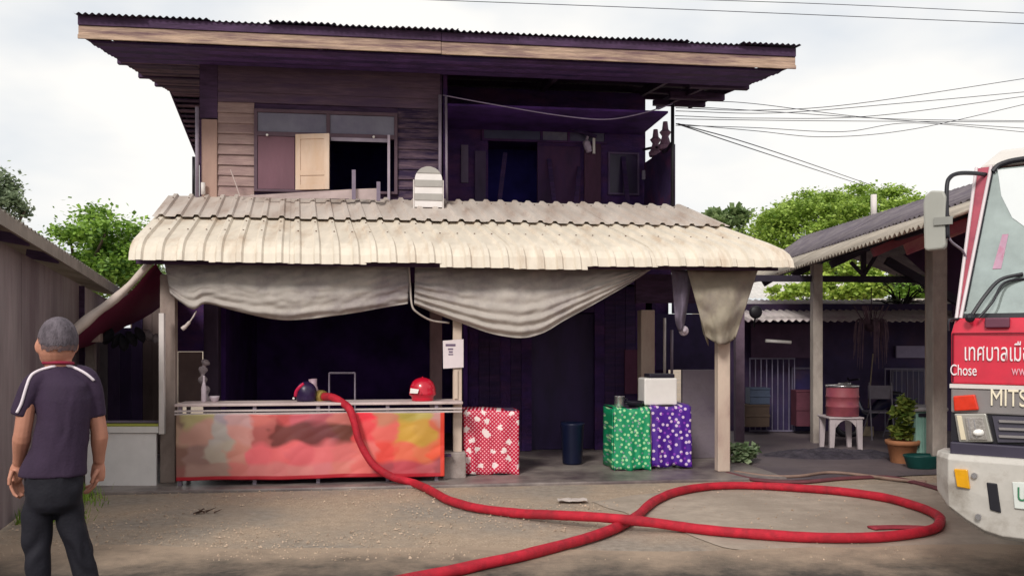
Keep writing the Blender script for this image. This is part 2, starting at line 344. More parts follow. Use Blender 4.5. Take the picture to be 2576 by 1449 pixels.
# upper left front wall with its window opening
wl, zt = F(640, 275, 2.0); wr, _ = F(1000, 275, 2.0); zs = F(800, 486, 2.0)[1]; zm = F(800, 342, 2.0)[1]; ztop = roofz(2.0)-.26
ul = F(548, 300, 2.0)[0]
m = MB(T=H)
m.box(ul, wl, 2.03, 2.10, ZU, ztop); m.box(wr, uc, 2.03, 2.10, ZU, ztop); m.box(wl, wr, 2.03, 2.10, zt, ztop); m.box(wl, wr, 2.03, 2.10, ZU, zs)
fw = m.build('front_wall', DARKWOOD, house)
HEADER = M('purple_brown_board', '#66505f', .85, .22, 2.5, (1.2,1.2,9), .3, 10, '#54405a', .44, 1.0)  # darker boards above the window head and below its sill
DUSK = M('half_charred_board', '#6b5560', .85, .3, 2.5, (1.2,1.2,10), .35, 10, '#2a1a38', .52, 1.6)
z = 3.32; row = 0
while z < ztop-.02:
    h = .142; z1 = min(z+h, ztop)
    spans = [(ul, uc-.03)] if (z >= zt-.02 or z1 < zs) else [(ul, wl-.005), (wr+.005, uc-.03)]
    for (a, b) in spans:
        d = random.uniform(0, .008); da = random.uniform(-.004, .004); db = random.uniform(-.004, .004)
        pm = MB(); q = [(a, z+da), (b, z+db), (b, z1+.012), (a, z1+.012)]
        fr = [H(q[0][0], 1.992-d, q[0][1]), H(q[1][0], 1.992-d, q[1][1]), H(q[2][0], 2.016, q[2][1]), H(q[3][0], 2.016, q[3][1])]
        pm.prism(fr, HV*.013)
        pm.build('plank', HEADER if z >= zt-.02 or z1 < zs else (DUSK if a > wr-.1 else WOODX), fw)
    z = z1; row += 1
m = MB(T=H); m.box(F(507, 300, 1.98)[0], ul-.004, 1.97, 2.06, ZU, F(520, 300, 1.97)[1]); m.build('corner_board', M('tan_corner_board', '#a98a7d', .8, .15, 4, (1,1,.3), .2, 20, '#8c7068', .4, 2), house, bevel=.01)
m = MB(T=H); m.box(-.1, ul-.004, 2.0, 2.06, F(520, 296, 1.97)[1], ztop); m.build('corner_board', DARKWOOD, house)
m = MB(T=H); m.box(-.12, -.06, 2.07, 7.0, ZU, roofz(2.1)-.25); m.build('side_wall', DARKWOOD, house)
m = MB(T=H); m.box(6.50, 6.56, 3.55, 7.0, ZU, roofz(3.5)-.25); m.build('side_wall', SOOT, house)
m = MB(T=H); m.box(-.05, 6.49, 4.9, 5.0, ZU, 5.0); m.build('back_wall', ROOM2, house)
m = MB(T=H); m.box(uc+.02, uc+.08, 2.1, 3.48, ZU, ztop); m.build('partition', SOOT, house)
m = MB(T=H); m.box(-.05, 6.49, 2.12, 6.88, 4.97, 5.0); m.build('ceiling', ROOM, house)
for (px, b) in ((508, ztop), (1112, ztop)):
    u = F(px, 400, 1.95)[0]
# window: frame, two transom panes, brown shutter, cream shutter standing open, dark opening
wm = MB(T=H); t_ = .045
um = F(826, 300, 2.0)[0]
for (a, b, c, d) in ((wl, wl+t_, zs, zt), (wr-t_, wr, zs, zt), (wl+t_, wr-t_, zt-t_, zt), (wl+t_, wr-t_, zm-.03, zm+.03), (wl+t_, wr-t_, zs, zs+.035), (um-.025, um+.025, zm+.03, zt-t_)):
    wm.box(a, b, 1.955, 2.02, c, d)
win = wm.build('window', M('grey_window_frame', '#5a4550', .7, .2, 4, bump=.1), house, bevel=.004)
for a, b in ((wl+t_+.002, um-.027), (um+.027, wr-t_-.002)):
    m = MB(T=H); m.box(a, b, 1.985, 1.993, zm+.032, zt-t_-.002); m.build('pane', M('dusty_transom_glass', '#6d6878', .3, .15, 2, bump=.02, col2='#5a5268', amt=.45, s2=1.6), win)
s0 = F(742, 400, 2.0)[0]
m = MB(T=H); m.box(wl+t_+.003, s0, 1.97, 1.995, zs+.037, zm-.032); m.build('shutter', BROWNP, win, bevel=.004)
# the open leaf, hinged on its left edge and swung a little outward
def leaf(a, ln, ang, z0, z1, mat, parent, v=1.95):
    ca, sa = math.cos(ang), math.sin(ang)
    T = lambda x, y, zz: H(a+x*ca+y*sa, v-x*sa+y*ca, zz)
    mm = MB(T=T); rr = .07
    mm.box(0, rr, 0, .032, z0, z1); mm.box(ln-rr, ln, 0, .032, z0, z1); mm.box(rr, ln-rr, 0, .032, z0, z0+rr); mm.box(rr, ln-rr, 0, .032, z1-rr, z1); zmid = z0+(z1-z0)*.30
    mm.box(rr, ln-rr, 0, .032, zmid-.035, zmid+.035); mm.box(rr, ln-rr, .011, .023, z0+rr, zmid-.035); mm.box(rr, ln-rr, .011, .023, zmid+.035, z1-rr)
    return mm.build('shutter', mat, parent, bevel=.003)
l1 = F(826, 400, 1.9)[0]-s0
leaf(s0+.01, l1*1.04, R(14), zs+.03, F(780, 337, 1.9)[1], CREAMP, win)['label'] = 'cream shutter leaf standing open'
us = F(978, 400, 1.96)[0]
m = MB(T=H); m.box(us-.018, us+.018, 1.90, 1.95, 3.3, F(978, 342, 1.95)[1]); m.build('shutter', M('edge_on_shutter', '#a394a0', .6, .15, 4, bump=.1), win)
m = MB(T=H); m.box(F(832, 350, 1.95)[0], us-.02, 1.94, 1.953, F(900, 357, 1.95)[1], F(900, 348, 1.95)[1]); m.build('curtain_rail', PIPE, win)
# small white fittings above the window
for px, py in ((672, 340), (940, 345)):
    c = HP(px, py, 1.93); m = MB(); m.ball(c, .018, 8, 6); m.build('hook', WHITEPL, win)
# veranda wall in the burnt right bay, set back, with a dark doorway and transom panes
VV = 3.5
d0, dzt = F(1228, 362, VV); d1 = F(1352, 362, VV)[0]; t0, tz1 = F(1212, 308, VV); t1, _ = F(1525, 308, VV); tz0 = F(1400, 360, VV)[1]
urr = 6.5
m = MB(T=H); ztv = roofz(VV)-.2
m.box(uc+.02, t0, VV, VV+.08, ZU, ztv); m.box(t0, t1, VV, VV+.08, tz1, ztv); m.box(t0, d0, VV, VV+.08, ZU, tz0); m.box(d1, t1, VV, VV+.08, ZU, tz0); m.box(t1, urr, VV, VV+.08, ZU, ztv)
vw = m.build('veranda_wall', SOOT, house)
tm = MB(T=H)
tds = [F(p, 330, VV)[0] for p in (1214, 1362, 1430, 1523)]
for u in tds: tm.box(u-.02, u+.02, VV-.03, VV+.02, tz0, tz1)
for a, b in zip(tds, tds[1:]): tm.box(a+.021, b-.021, VV-.03, VV+.02, tz0, tz0+.035); tm.box(a+.021, b-.021, VV-.03, VV+.02, tz1-.035, tz1)
tw = tm.build('transom_window', SOOT, house)
for k, (a, b) in enumerate(zip(tds, tds[1:])):
    m = MB(T=H); m.box(a+.022, b-.022, VV-.008, VV, tz0+.036, tz1-.036); m.build('pane', [M('blue_grey_pane', '#4a4a66', .3, .2, 3, bump=.02), M('green_grey_pane', '#5c5a70', .3, .3, 3, bump=.02, col2='#7c7885', amt=.45, s2=4), GLASSDK][k], tw)
# board door leaf beside the doorway, standing ajar, and a framed panel further right
def vbox(px0, px1, py0, py1, v, th, name, mat, bevel=0):
    a, zb = F(px0, py1, v); b, _ = F(px1, py0, v); za = F((px0+px1)/2, py0, v)[1]; zb = F((px0+px1)/2, py1, v)[1]
    m = MB(T=H); m.box(a, b, v, v+th, zb, za); return m.build(name, mat, house, bevel=bevel)
vbox(1352, 1460, 368, 520, VV-.05, .045, 'door', M('burnt_door', '#3a1a48', .7, .3, 3, (1,1,.4), .2, 18, '#50264c', .42, 2), .005)
vbox(1470, 1512, 362, 520, VV-.045, .04, 'door', M('burnt_red_door', '#4a2842', .7, .3, 3, (1,1,.4), .2, 18), .005)
vbox(1160, 1178, 365, 460, VV-.03, .03, 'board', M('grey_scorched_board', '#6d5f78', .7, .3, 3, (1,1,.4), .2, 18))
vbox(1195, 1222, 380, 510, VV-.04, .04, 'board', M('scorched_board', '#4a3a58', .7, .3, 3, (1,1,.4), .2, 18))
fm = MB(T=H); a, zb = F(1530, 490, VV-.04); b, za = F(1608, 385, VV-.04)
for q in ((a, a+.03, zb, za), (b-.03, b, zb, za), (a+.031, b-.031, zb, zb+.03), (a+.031, b-.031, za-.03, za)): fm.box(q[0], q[1], VV-.05, VV-.01, q[2], q[3])
pf = fm.build('window', M('scorched_frame', '#5b486a', .6, .2, 4, bump=.1), house)
m = MB(T=H); m.box(a+.031, b-.031, VV-.03, VV-.012, zb+.031, za-.031); m.build('pane', M('sooty_glass', '#2e1c42', .3, .2, 3, bump=.02), pf)
c = HP(1622, 440, VV-.05); m = MB(); m.box(c.x-.045, c.x+.045, c.y-.03, c.y+.03, c.z-.08, c.z+.07); m.build('meter_box', M('meter_box_grey', '#8d8497', .5, .1, 6, bump=0), house, bevel=.01)
for px, dx, y0 in ((1255, 16, 385), (1395, -14, 400), (1448, 10, 420), (1580, -12, 395)):
    m = MB(); m.beam(HP(px, 516, VV-.35), HP(px+dx, y0, VV-.06), .07, .02, HV); m.build('plank', CHAR, house)
m = MB(); m.beam(HP(1370, 300, VV-.3), HP(1500, 345, VV-.1), .06, .03, HV); m.build('plank', CHAR, house)
# side parapet and turned balusters on the open right end of the veranda
m = MB(T=H); m.box(6.52, 6.58, 2.06, 3.48, ZU, F(1665, 386, 2.7)[1]); m.build('parapet', M('scorched_parapet', '#35224c', .8, .3, 4, bump=.2, col2='#5a2445', amt=.4, s2=3), house)
zp = F(1665, 386, 2.7)[1]
for k, v in enumerate((2.45, 2.95)):
    m = MB(); b = H(6.55, v, zp); m.rings([(b.x, b.y, b.z+z_, r_, r_) for z_, r_ in ((0,.10),(.06,.11),(.1,.08),(.2,.05),(.26,.09),(.3,.05),(.42,.035))], 10, I3); m.build('baluster', M('pinkish_finial', '#7a5a70', .6, .3, 6, bump=.1), house)
m = MB(); m.tube(spline([H(6.5, 2.0, 4.5), H(6.52, 2.4, 4.46), H(6.55, 2.8, 4.62), H(6.5, 3.45, 4.72)], 6), .022, 6); m.build('bracket', DARKMETAL, house)
# pipes on the front
def pipe(px, y0, y1, v, r, mat=PIPE, name='drainpipe', px2=None):
    a = HP(px, y0, v); b = HP(px2 or px, y1, v); m = MB(); m.tube([a, b], r, 10); return m.build(name, mat, house, smooth=True)
pipe(496, 270, 500, 1.92, .026); pipe(487, 395, 500, 1.98, .02, BLACK); pipe(511, 460, 490, 1.90, .03, WHITEP)
pipe(1107, 240, 512, 1.9, .024); pipe(1122, 244, 512, 1.88, .018, px2=1124); pipe(1692, 262, 522, 1.96, .026, BLACK)
m = MB(); q = HP(1480, 365, VV-.1); m.tube(spline([q+Vector((0,0,.16)), q+Vector((-.03,0,.05)), q+Vector((.0,0,-.06)), q+Vector((.02,0,-.12))], 5), [.02]*5+[.06]*6+[.05]*4+[.02], 8); lamp = m.build('wall_lamp', M('pale_lamp_glass', '#b9a9bd', .35, .2, 6, bump=0), house, smooth=True)
m = MB(); q = HP(1494, 362, VV-.09); m.box(q.x-.02, q.x+.02, q.y-.02, q.y+.02, q.z-.16, q.z+.12); m.build('wall_lamp_backplate', WHITEPL, house)

# porch roof: two courses of ribbed sheets, the lower course bent down at its edge
PRO = [(2.0, 3.57), (.84, 3.135)]
PROL = [(1.35, 3.295), (.92, 3.14), (.35, 2.955), (-.12, 2.80), (-.30, 2.735), (-.42, 2.665), (-.49, 2.585), (-.515, 2.50)]
def uend(v): k = (v+.5)/2.5; return (-.30-.20*k, 7.19-.50*k)
m = MB(T=H); m.box(-.35, 6.9, .8, .9, 3.0, 3.08); proof = m.build('porch_roof', DARKWOOD, house)
def ribbed(k, n, prof, mat, nrib, lift, dl=0, skew=0):
    s0, s1 = k/n, (k+1)/n; ov = .012
    tot = [0]
    for a, b in zip(prof, prof[1:]): tot.append(tot[-1]+math.hypot(a[0]-b[0], a[1]-b[1]))
    pr = [(x_-(dl if i == len(prof)-1 else 0)*.15, z_-(dl if i == len(prof)-1 else 0)) for i, (x_, z_) in enumerate(prof)]
    us = [0]; hs = [0]
    for r_ in range(nrib):
        c_ = (r_+.5)/nrib; wv = .11/nrib
        for d_, h_ in ((-1.9, 0), (-1, 1), (1, 1), (1.9, 0)): us.append(c_+d_*wv); hs.append(h_)
    us.append(1); hs.append(0)
    mb = MB(); nu = len(us); i0 = 0; m_ = len(pr)
    for j, (v_, z_) in enumerate(pr):
        a_, b_ = uend(v_); ja, jb = pr[max(j-1, 0)], pr[min(j+1, m_-1)]
        tv = Vector((jb[0]-ja[0], jb[1]-ja[1])).normalized(); nv_ = Vector((tv.y, -tv.x))
        if nv_.y < 0: nv_ = -nv_
        if j == m_-1 and m_ > 3: nv_ = Vector((-1, .1))
        for u_, h_ in zip(us, hs):
            s = s0-ov/10+(s1-s0+ov/5)*u_; hh = h_*.03+lift+.004*mnoise.noise(Vector((s*30, v_*2, 1)))
            mb.v.append(H(a_+(b_-a_)*s+skew*(v_), v_+nv_.x*hh, z_+nv_.y*hh))
    for j in range(m_-1):
        for i in range(nu-1): mb.f.append((j*nu+i, j*nu+i+1, (j+1)*nu+i+1, (j+1)*nu+i))
    return mb.build('roof_sheet', mat, proof, fix=False, solid=.004)
NS = 9
dls = [.0, .01, .015, .0, .035, .05, .01, .0, .0]
for k in range(NS):
    ribbed(k, NS, PROL, TIN, 4, .003+.007*(k % 2), dls[k]+random.uniform(-.005, .005))
    ribbed(k, NS, PRO, TINUP, 4, .022+.006*(k % 2)+random.uniform(0, .006))
m = MB()
for v_, z_ in ((1.7, 3.46), (.62, 3.05), (.1, 2.875)):
    a_, b_ = uend(v_)
    for k in range(36):
        c = H(a_+(b_-a_)*((k+.5)/36), v_, z_+.045+(.02 if v_ > 1 else 0)); m.ball(c, .011, 6, 4, (1, 1, .6))
m.build('screw_heads', M('rusty_screw', '#6d5040', .8, .2, 9, bump=0), house)['kind'] = 'stuff'
for u in (-.2, 1.1, 2.4, 3.7, 5.0, 6.4):
    m = MB(); m.beam(H(u, 1.95, 3.47), H(u, -.3, 2.66), .05, .09); m.build('rafter', DARKWOOD, house)
m = MB(T=H); m.box(-.2, 6.95, .02, .1, 2.52, 2.80); m.build('porch_beam', DARKWOOD, house)
m = MB(T=H); m.box(-.28, 7.08, -.34, -.28, 2.48, 2.70); m.build('porch_beam', DARKWOOD, house)
# porch posts
def post(px, w, py0, v, mat, y_base=None, name='porch_post', d=None, z0=.035):
    u, zt_ = F(px, py0, v); m = MB(T=H); m.box(u-w/2, u+w/2, v, v+(d or w), z0, zt_); return m.build(name, mat, house, bevel=.01)
post(421, .165, 690, -.02, M('weathered_concrete_post', '#a08f86', .85, .14, 6, (1,1,.5), .3, 30, '#7f6c66', .42, 2.5), d=.14)
post(1151, .105, 700, 0, PALEPOST); post(1822, .155, 690, -.02, PALEPOST, d=.13)
u, zt_ = F(1143, 1137, -.06); m = MB(T=H); m.box(u-.135, u+.135, -.08, .18, .02, zt_); m.build('post_base', CONC, house, bevel=.015)
# inner pillars and ground floor rooms
post(530, .2, 700, 2.0, M('dusky_pillar', '#5c4a60', .8, .2, 5, (1,1,.5), .2, 25), name='pillar'); post(1097, .17, 700, 2.0, M('pinkish_pillar', '#93787a', .8, .2, 5, (1,1,.5), .2, 25), name='pillar'); post(1630, .2, 780, 1.7, PALEPOST, name='pillar')
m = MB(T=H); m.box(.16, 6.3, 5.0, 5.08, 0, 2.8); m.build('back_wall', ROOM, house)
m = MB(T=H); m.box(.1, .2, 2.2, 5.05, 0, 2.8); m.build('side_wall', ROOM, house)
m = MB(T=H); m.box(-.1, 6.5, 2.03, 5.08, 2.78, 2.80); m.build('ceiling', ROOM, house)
m = MB(T=H); m.box(-.1, 6.5, 2.0, 2.1, 2.45, 2.78); m.build('lintel', SOOT, house)
uw0 = F(1165, 900, 2.2)[0]; uw1 = F(1612, 900, 2.2)[0]
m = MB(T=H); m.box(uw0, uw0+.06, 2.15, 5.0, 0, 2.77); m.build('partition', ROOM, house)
# right bay: sooty board wall with a doorway and a reddish panel
ud0 = F(1330, 900, 2.3)[0]; ud1 = F(1500, 900, 2.3)[0]
bw = MB(T=H); bw.box(uw0+.07, ud0, 2.3, 2.36, 0.035, 2.44); bw.box(ud1, uw1+.1, 2.3, 2.36, 0.035, 2.44); bw.box(ud0, ud1, 2.3, 2.36, 2.05, 2.44)
bwall = bw.build('ground_floor_wall', SOOT, house)
k0 = uw0+.08
while k0 < uw1+.05:
    ww = .155
    zb_ = 2.06 if ud0-.02 < k0+ww/2 < ud1+.02 else .04
    m = MB(T=H); m.box(k0, min(k0+ww-.006, uw1+.1), 2.284-random.uniform(0, .007), 2.298, zb_, 2.43); m.build('plank', CHAR if random.random() < .6 else SOOT, bwall); k0 += ww
m = MB(T=H); m.box(ud0+.01, ud1-.01, 2.4, 2.44, .04, 2.04); m.build('door', M('dark_blue_door', '#33204e', .6, .3, 3, (1,1,.4), .1, 18), house, bevel=.004)
vbox(1572, 1608, 880, 990, 2.25, .03, 'notice_board', M('dim_red_panel', '#5d2c48', .7, .2, 4, bump=.1))
m = MB(T=H); m.box(6.3, 6.36, 2.3, 5.0, 0, 2.78); m.build('side_wall', SOOT, house)
# low grey partition at the right of the porch
a, zt_ = F(1735, 930, 1.2); b, _ = F(1806, 930, 1.2)
m = MB(T=H); m.box(a-.1, b+.05, 1.2, 1.28, .035, zt_); m.build('partition', M('grey_render', '#7d727a', .85, .15, 4, bump=.25, bscale=30, col2='#655a66', amt=.45, s2=2), house, bevel=.008)
# beam and dark boarding seen between the curtains
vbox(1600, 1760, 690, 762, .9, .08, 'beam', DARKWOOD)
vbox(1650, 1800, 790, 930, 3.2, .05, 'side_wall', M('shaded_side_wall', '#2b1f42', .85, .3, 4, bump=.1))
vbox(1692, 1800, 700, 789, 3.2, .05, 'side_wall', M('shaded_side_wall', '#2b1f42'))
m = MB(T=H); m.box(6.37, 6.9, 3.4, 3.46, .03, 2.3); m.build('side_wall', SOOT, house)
for px, a, b in ((1672, 800, 950), (1690, 830, 940)):
    pipe(px, a, b, 1.6, .02, WHITEP if px == 1672 else PIPE, 'pipe')
vbox(448, 508, 885, 1012, 1.6, .03, 'partition', M('brown_ply', '#7a6460', .8, .15, 5, bump=.1))
vbox(440, 512, 690, 884, 1.7, .03, 'partition', SOOT)

# ------------------------------------------------------------------ canvas curtains rolled up under the porch eave
def curtain(name, top, bot, v, label, mat, folds=5, amp=.03, nu=110, nv=44, bunch=.55, belly=.12, ph=0, frm=lambda a, b: 0):
    mb = MB()
    def fn(a, b):
        px = interp([(0, top[0][0]), (1, top[-1][0])], a); pt = smooth_interp(top, px)
        bpx = interp([(0, bot[0][0]), (1, bot[-1][0])], a); pb = smooth_interp(bot, bpx)
        b2 = b
        x_ = px+(bpx-px)*b2; y_ = pt+(pb-pt)*b2
        wgt = max(0, (b-bunch)/(1-bunch))**.8
        sag = math.sin(math.pi*a)
        d = -belly*math.sin(math.pi*b*.8)*(.35+.65*sag)
        d += amp*wgt*(1-.55*a)*math.sin(2*math.pi*folds*(b**1.6)+3.5*a+ph+1.2*mnoise.noise(Vector((a*3, b*2, ph)))) + .02*mnoise.noise(Vector((a*5, b*3, ph)))+.016*mnoise.noise(Vector((a*14+b*9, b*4-a*5, ph)))-.022*abs(mnoise.noise(Vector((a*9-b*5, b*5+a*7, ph+4))))+.008*mnoise.noise(Vector((a*40+b*6, b*10, ph)))
        d += frm(a, b)
        return HP(x_, y_, v+d)
    mb.grid(fn, nu, nv)
    o = mb.build(name, mat, None, smooth=True, solid=.006); return tag(o, label, 'curtain', 'canvas curtains under the porch eave')
curtain('canvas_curtain', [(414, 664), (560, 664), (720, 664), (880, 663), (1031, 662)], [(428, 738), (455, 760), (487, 778), (520, 764), (600, 784), (690, 803), (760, 804), (880, 789), (960, 775), (1026, 764)], -.10,
        'grey canvas curtain rolled up over the banner counter', CANVAS, 3, .034, bunch=.68, frm=lambda a, b: .05*math.sin(9*a+4*b)*max(0, .35-a)*2.5)
curtain('canvas_curtain', [(1044, 666), (1180, 672), (1340, 672), (1480, 668), (1646, 668)], [(1042, 766), (1100, 790), (1180, 820), (1240, 840), (1310, 850), (1365, 838), (1420, 806), (1500, 762), (1580, 716), (1640, 676)], -.10,
        'long grey canvas curtain sagging deepest over the dark doorway', CANVAS, 5, .036, bunch=.25, belly=.16, ph=1.5)
curtain('canvas_curtain', [(1728, 678), (1790, 680), (1850, 680), (1908, 676)], [(1775, 846), (1800, 862), (1826, 866), (1850, 850)], -.12,
        'olive grey curtain tied to a point on the right porch post', CANVAS2, 2, .03, 30, 26, .2, .15, 2.2, frm=lambda a, b: .05*math.sin(a*9)*b)
curtain('canvas_curtain', [(1688, 676), (1705, 678), (1726, 680), (1744, 682)], [(1699, 812), (1706, 830), (1712, 833), (1722, 815)], -.02,
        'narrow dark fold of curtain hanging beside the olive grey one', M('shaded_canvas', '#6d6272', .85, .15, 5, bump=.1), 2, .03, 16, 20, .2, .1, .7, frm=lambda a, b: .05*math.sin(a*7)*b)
m = MB()
m.grid(lambda a, b: HP(1738+(40-28*b)*a+90*b*b*0+b*32, 690+b*(150+30*a), -.02+.03*math.sin(a*8)+.04*b), 10, 20)
tag(m.build('canvas_curtain', CANVAS2, None, smooth=True, solid=.006), 'inner flap of curtain behind the tied olive grey one', 'curtain', 'canvas curtains under the porch eave')
m = MB(); m.tube(spline([HP(1028, 664, -.14), HP(1032, 720, -.15), HP(1036, 766, -.2), HP(1048, 785, -.2), HP(1085, 806, -.1), HP(1130, 812, -.04)], 6), .012, 6)
tag(m.build('tie_rope', M('pale_rope', '#b3a79f', .8, .1, 20, bump=.1), None, smooth=True), 'pale rope tying the two canvas curtains together', 'rope')
m = MB(); m.tube(spline([HP(494, 782, -.1), HP(484, 800, -.12), HP(470, 818, -.1), HP(458, 828, -.1)], 5), [.008]*8+[.02]*4+[.026]*4, 8)
tag(m.build('tie_strap', M('pale_strap', '#c9b9b4', .7, .1, 10, bump=.1), None, smooth=True), 'pale strap hanging from the left end of the curtain', 'strap')
m = MB(); q = HP(1720, 832, -.03); m.ball(q, .062, 12, 8, (1, .6, 1)); m.ball(q+Vector((0,-.035,0)), .03, 8, 6)
tag(m.build('plastic_bag', M('knotted_plastic', '#b9acb6', .35, .2, 20, bump=.6, bscale=30), None, smooth=True), 'crumpled pale plastic bag tied under the narrow curtain', 'bag')

# ------------------------------------------------------------------ counter with its banner
ct0, zc = F(440, 1016, -.25); ct1, _ = F(1162, 1016, -.25)
counter = thing('food_counter', H((ct0+ct1)/2, 0, .035), 'long pale counter across the left porch bay', 'counter')
m = MB(T=H); m.box(ct0, ct1+.01, -.28, .22, zc-.03, zc); m.build('countertop', M('pinkish_counter_top', '#cdb9b6', .5, .12, 4, bump=.08, col2='#a8948f', amt=.38, s2=2), counter, bevel=.006)
for z_ in (zc-.075, zc-.11):
    m = MB(T=H); m.box(ct0, ct1, -.27, -.245, z_-.014, z_+.006); m.build('rail', M('pale_rail', '#c2b3b0', .5, .1, 6, bump=.05), counter)
for px in (452, 640, 800, 975, 1098):
    u = F(px, 1100, -.25)[0]; m = MB(T=H); m.box(u-.02, u+.02, -.244, -.20, .035, zc-.03); m.build('leg', PIPE, counter)
for px in (452, 1098):
    u = F(px, 1100, -.25)[0]; m = MB(T=H); m.box(u-.02, u+.02, .16, .2, .035, zc-.03); m.build('leg', PIPE, counter)
m = MB(T=H); m.box(ct0+.05, ct1-.12, -.2, .18, .3, .32); m.build('shelf', DARKWOOD, counter)
# banner print: soft colour patches sampled from the photo's blurred banner
rows = ["8a6e5d b0a172 a4939a c79a99 cf7068 c25050 c45560 ba5d66 c67068 f03848 c27a60 ad9844 b8a458 c6908a",
        "b8957f c29182 b5a9a2 d1938a b05c58 743834 703534 72383a 6f3c32 e84e52 e2685e cc9c3e c4953f d06c50",
        "90695c a37f76 b8a898 d08a7a e86a70 e66a6c de666c e06e70 dc7270 e4756e e64e44 e06a4e dc7450 e85c3e",
        "9e665e b38e82 b18d80 d67a72 da7e7a d87a78 db8480 d87a7c d87c72 de6c66 ac4c54 c44e58 b8545a 9c464c"]
rows = [[lin(c) for c in r_.split()] for r_ in rows]
b0 = F(443, 1040, -.29)[0]; b1_ = F(1118, 1040, -.29)[0]; zb1 = F(780, 1040, -.29)[1]; zb0 = F(780, 1203, -.29)[1]
bm_ = MB(); NU, NV = 220, 60
bm_.grid(lambda a, b: H(b0+(b1_-b0)*a, -.300-.012*math.sin(a*17)*math.sin(b*3)-.006*math.sin(a*41+b*5)-.01*abs(mnoise.noise(Vector((a*14+b*3, b*3-a*4, 2)))), zb1+(zb0-zb1)*b+.006*math.sin(a*12)), NU, NV)
bmat = bpy.data.materials.new('banner_print'); bmat.use_nodes = True; t = bmat.node_tree
at = t.nodes.new('ShaderNodeVertexColor'); at.layer_name = 'print'; t.links.new(at.outputs[0], t.nodes['Principled BSDF'].inputs['Base Color']); t.nodes['Principled BSDF'].inputs['Roughness'].default_value = .45
ban = bm_.build('vinyl_banner', bmat, None, smooth=True, fix=False, solid=.002)
ca = ban.data.color_attributes.new('print', 'FLOAT_COLOR', 'POINT')
for j in range(NV+1):
    for i in range(NU+1):
        wv = Vector((i/NU*9, j/NV*3, 0)); x_ = min(13, max(0, i/NU*13+.55*mnoise.noise(wv*1.3)+.25*mnoise.noise(wv*3.7))); y_ = max(0, j/NV*3.3+.45*mnoise.noise(wv*1.4+Vector((7,7,7)))); i0, j0 = min(int(x_), 12), min(int(y_), 2); fx, fy = min(1, x_-i0), min(1, y_-j0)
        fx = min(1, max(0, (fx-.5)*4+.5)); fy = min(1, max(0, (fy-.5)*4+.5))
        c = [sum(w_*rows[j0+dj][i0+di][q] for di, dj, w_ in ((0,0,(1-fx)*(1-fy)), (1,0,fx*(1-fy)), (0,1,(1-fx)*fy), (1,1,fx*fy))) for q in range(3)]
        if j >= NV-3: c = lin('#b5202f')
        if i >= NU-3: c = lin('#d8402f')
        ca.data[j*(NU+1)+i].color = (*c, 1)
tag(ban, 'red and pink vinyl banner along the front of the counter', 'banner')

# things on the counter
def at_counter(px, py, v): return HP(px, py, v)
q = at_counter(1063, 1012, -.08); q.z = zc
hel = thing('fire_helmet', q, 'red fire helmet with white label on the counter', 'helmet')
REDG = M('red_helmet_shell', '#c3122f', .3, .08, 6, bump=0, coat=.4)
m = MB(); m.rings([(q.x, q.y, q.z+z_, r_*1.02, r_*.9) for z_, r_ in ((.0,.12),(.012,.125),(.03,.125),(.05,.128),(.07,.152),(.085,.156),(.10,.150),(.14,.148),(.18,.138),(.22,.117),(.25,.085),(.268,.04),(.272,.004))], 24, I3); m.build('shell', REDG, hel, smooth=True)
m = MB(); m.tube([q+Vector((0, -.155, .085)), q+Vector((0, -.01, .275)), q+Vector((0, .13, .09))], .008, 6); m.build('crest', REDG, hel)
m = MB(); fr = [q+Vector(p) for p in ((-.135,-.118,.095), (-.04,-.168,.095), (-.025,-.160,.142), (-.128,-.110,.152))]; m.prism(fr, (0, -.004, 0)); m.build('front_label', WHITEPL, hel)
q = at_counter(770, 1012, .0); q.z = zc
bag = thing('fire_helmet', q, 'dark helmet with pink red stripe beside the hose nozzle', 'helmet')
m = MB(); m.rings([(q.x, q.y, q.z+z_, r_, r_*.9) for z_, r_ in ((.0,.10),(.03,.115),(.1,.12),(.16,.11),(.2,.08),(.23,.03),(.232,.002))], 18, I3); m.build('shell', M('dark_shell', '#2a1a3e', .35, .2, 6, bump=.05), bag, smooth=True)
m = MB(); m.tube(spline([q+Vector((-.105,-.06,.06)), q+Vector((-.09,-.085,.12)), q+Vector((-.05,-.09,.17)), q+Vector((-.01,-.07,.205))], 5), .022, 8, .5); m.build('stripe', M('pink_red_stripe', '#d0224e', .4, .1, 6, bump=0), bag, smooth=True)
m = MB(); m.ball(q+Vector((-.12,-.1,.04)), .014, 8, 6); m.build('buckle', WHITEPL, bag)
# metal frame chair back behind the counter
q = HP(860, 1010, .7)
ch = thing('metal_chair', (q.x, q.y, .035), 'dark chair with pale metal back rail behind the counter', 'chair')
a = HP(828, 938, .7); b = HP(893, 938, .7)
m = MB(); m.tube([Vector((a.x, a.y, .04)), a], .011, 6); m.build('leg', PIPE, ch); m = MB(); m.tube([Vector((b.x, b.y, .04)), b], .011, 6); m.build('leg', PIPE, ch)
m = MB(); m.tube([a, b], .013, 6); m.build('back_rail', PIPE, ch)
m = MB(); m.box(a.x, b.x, a.y, a.y+.36, .45, .49); m.build('seat', BLACK, ch)
for x_ in (a.x+.02, b.x-.02):
    m = MB(); m.tube([Vector((x_, a.y+.34, .04)), Vector((x_, a.y+.34, .45))], .011, 6); m.build('leg', PIPE, ch)
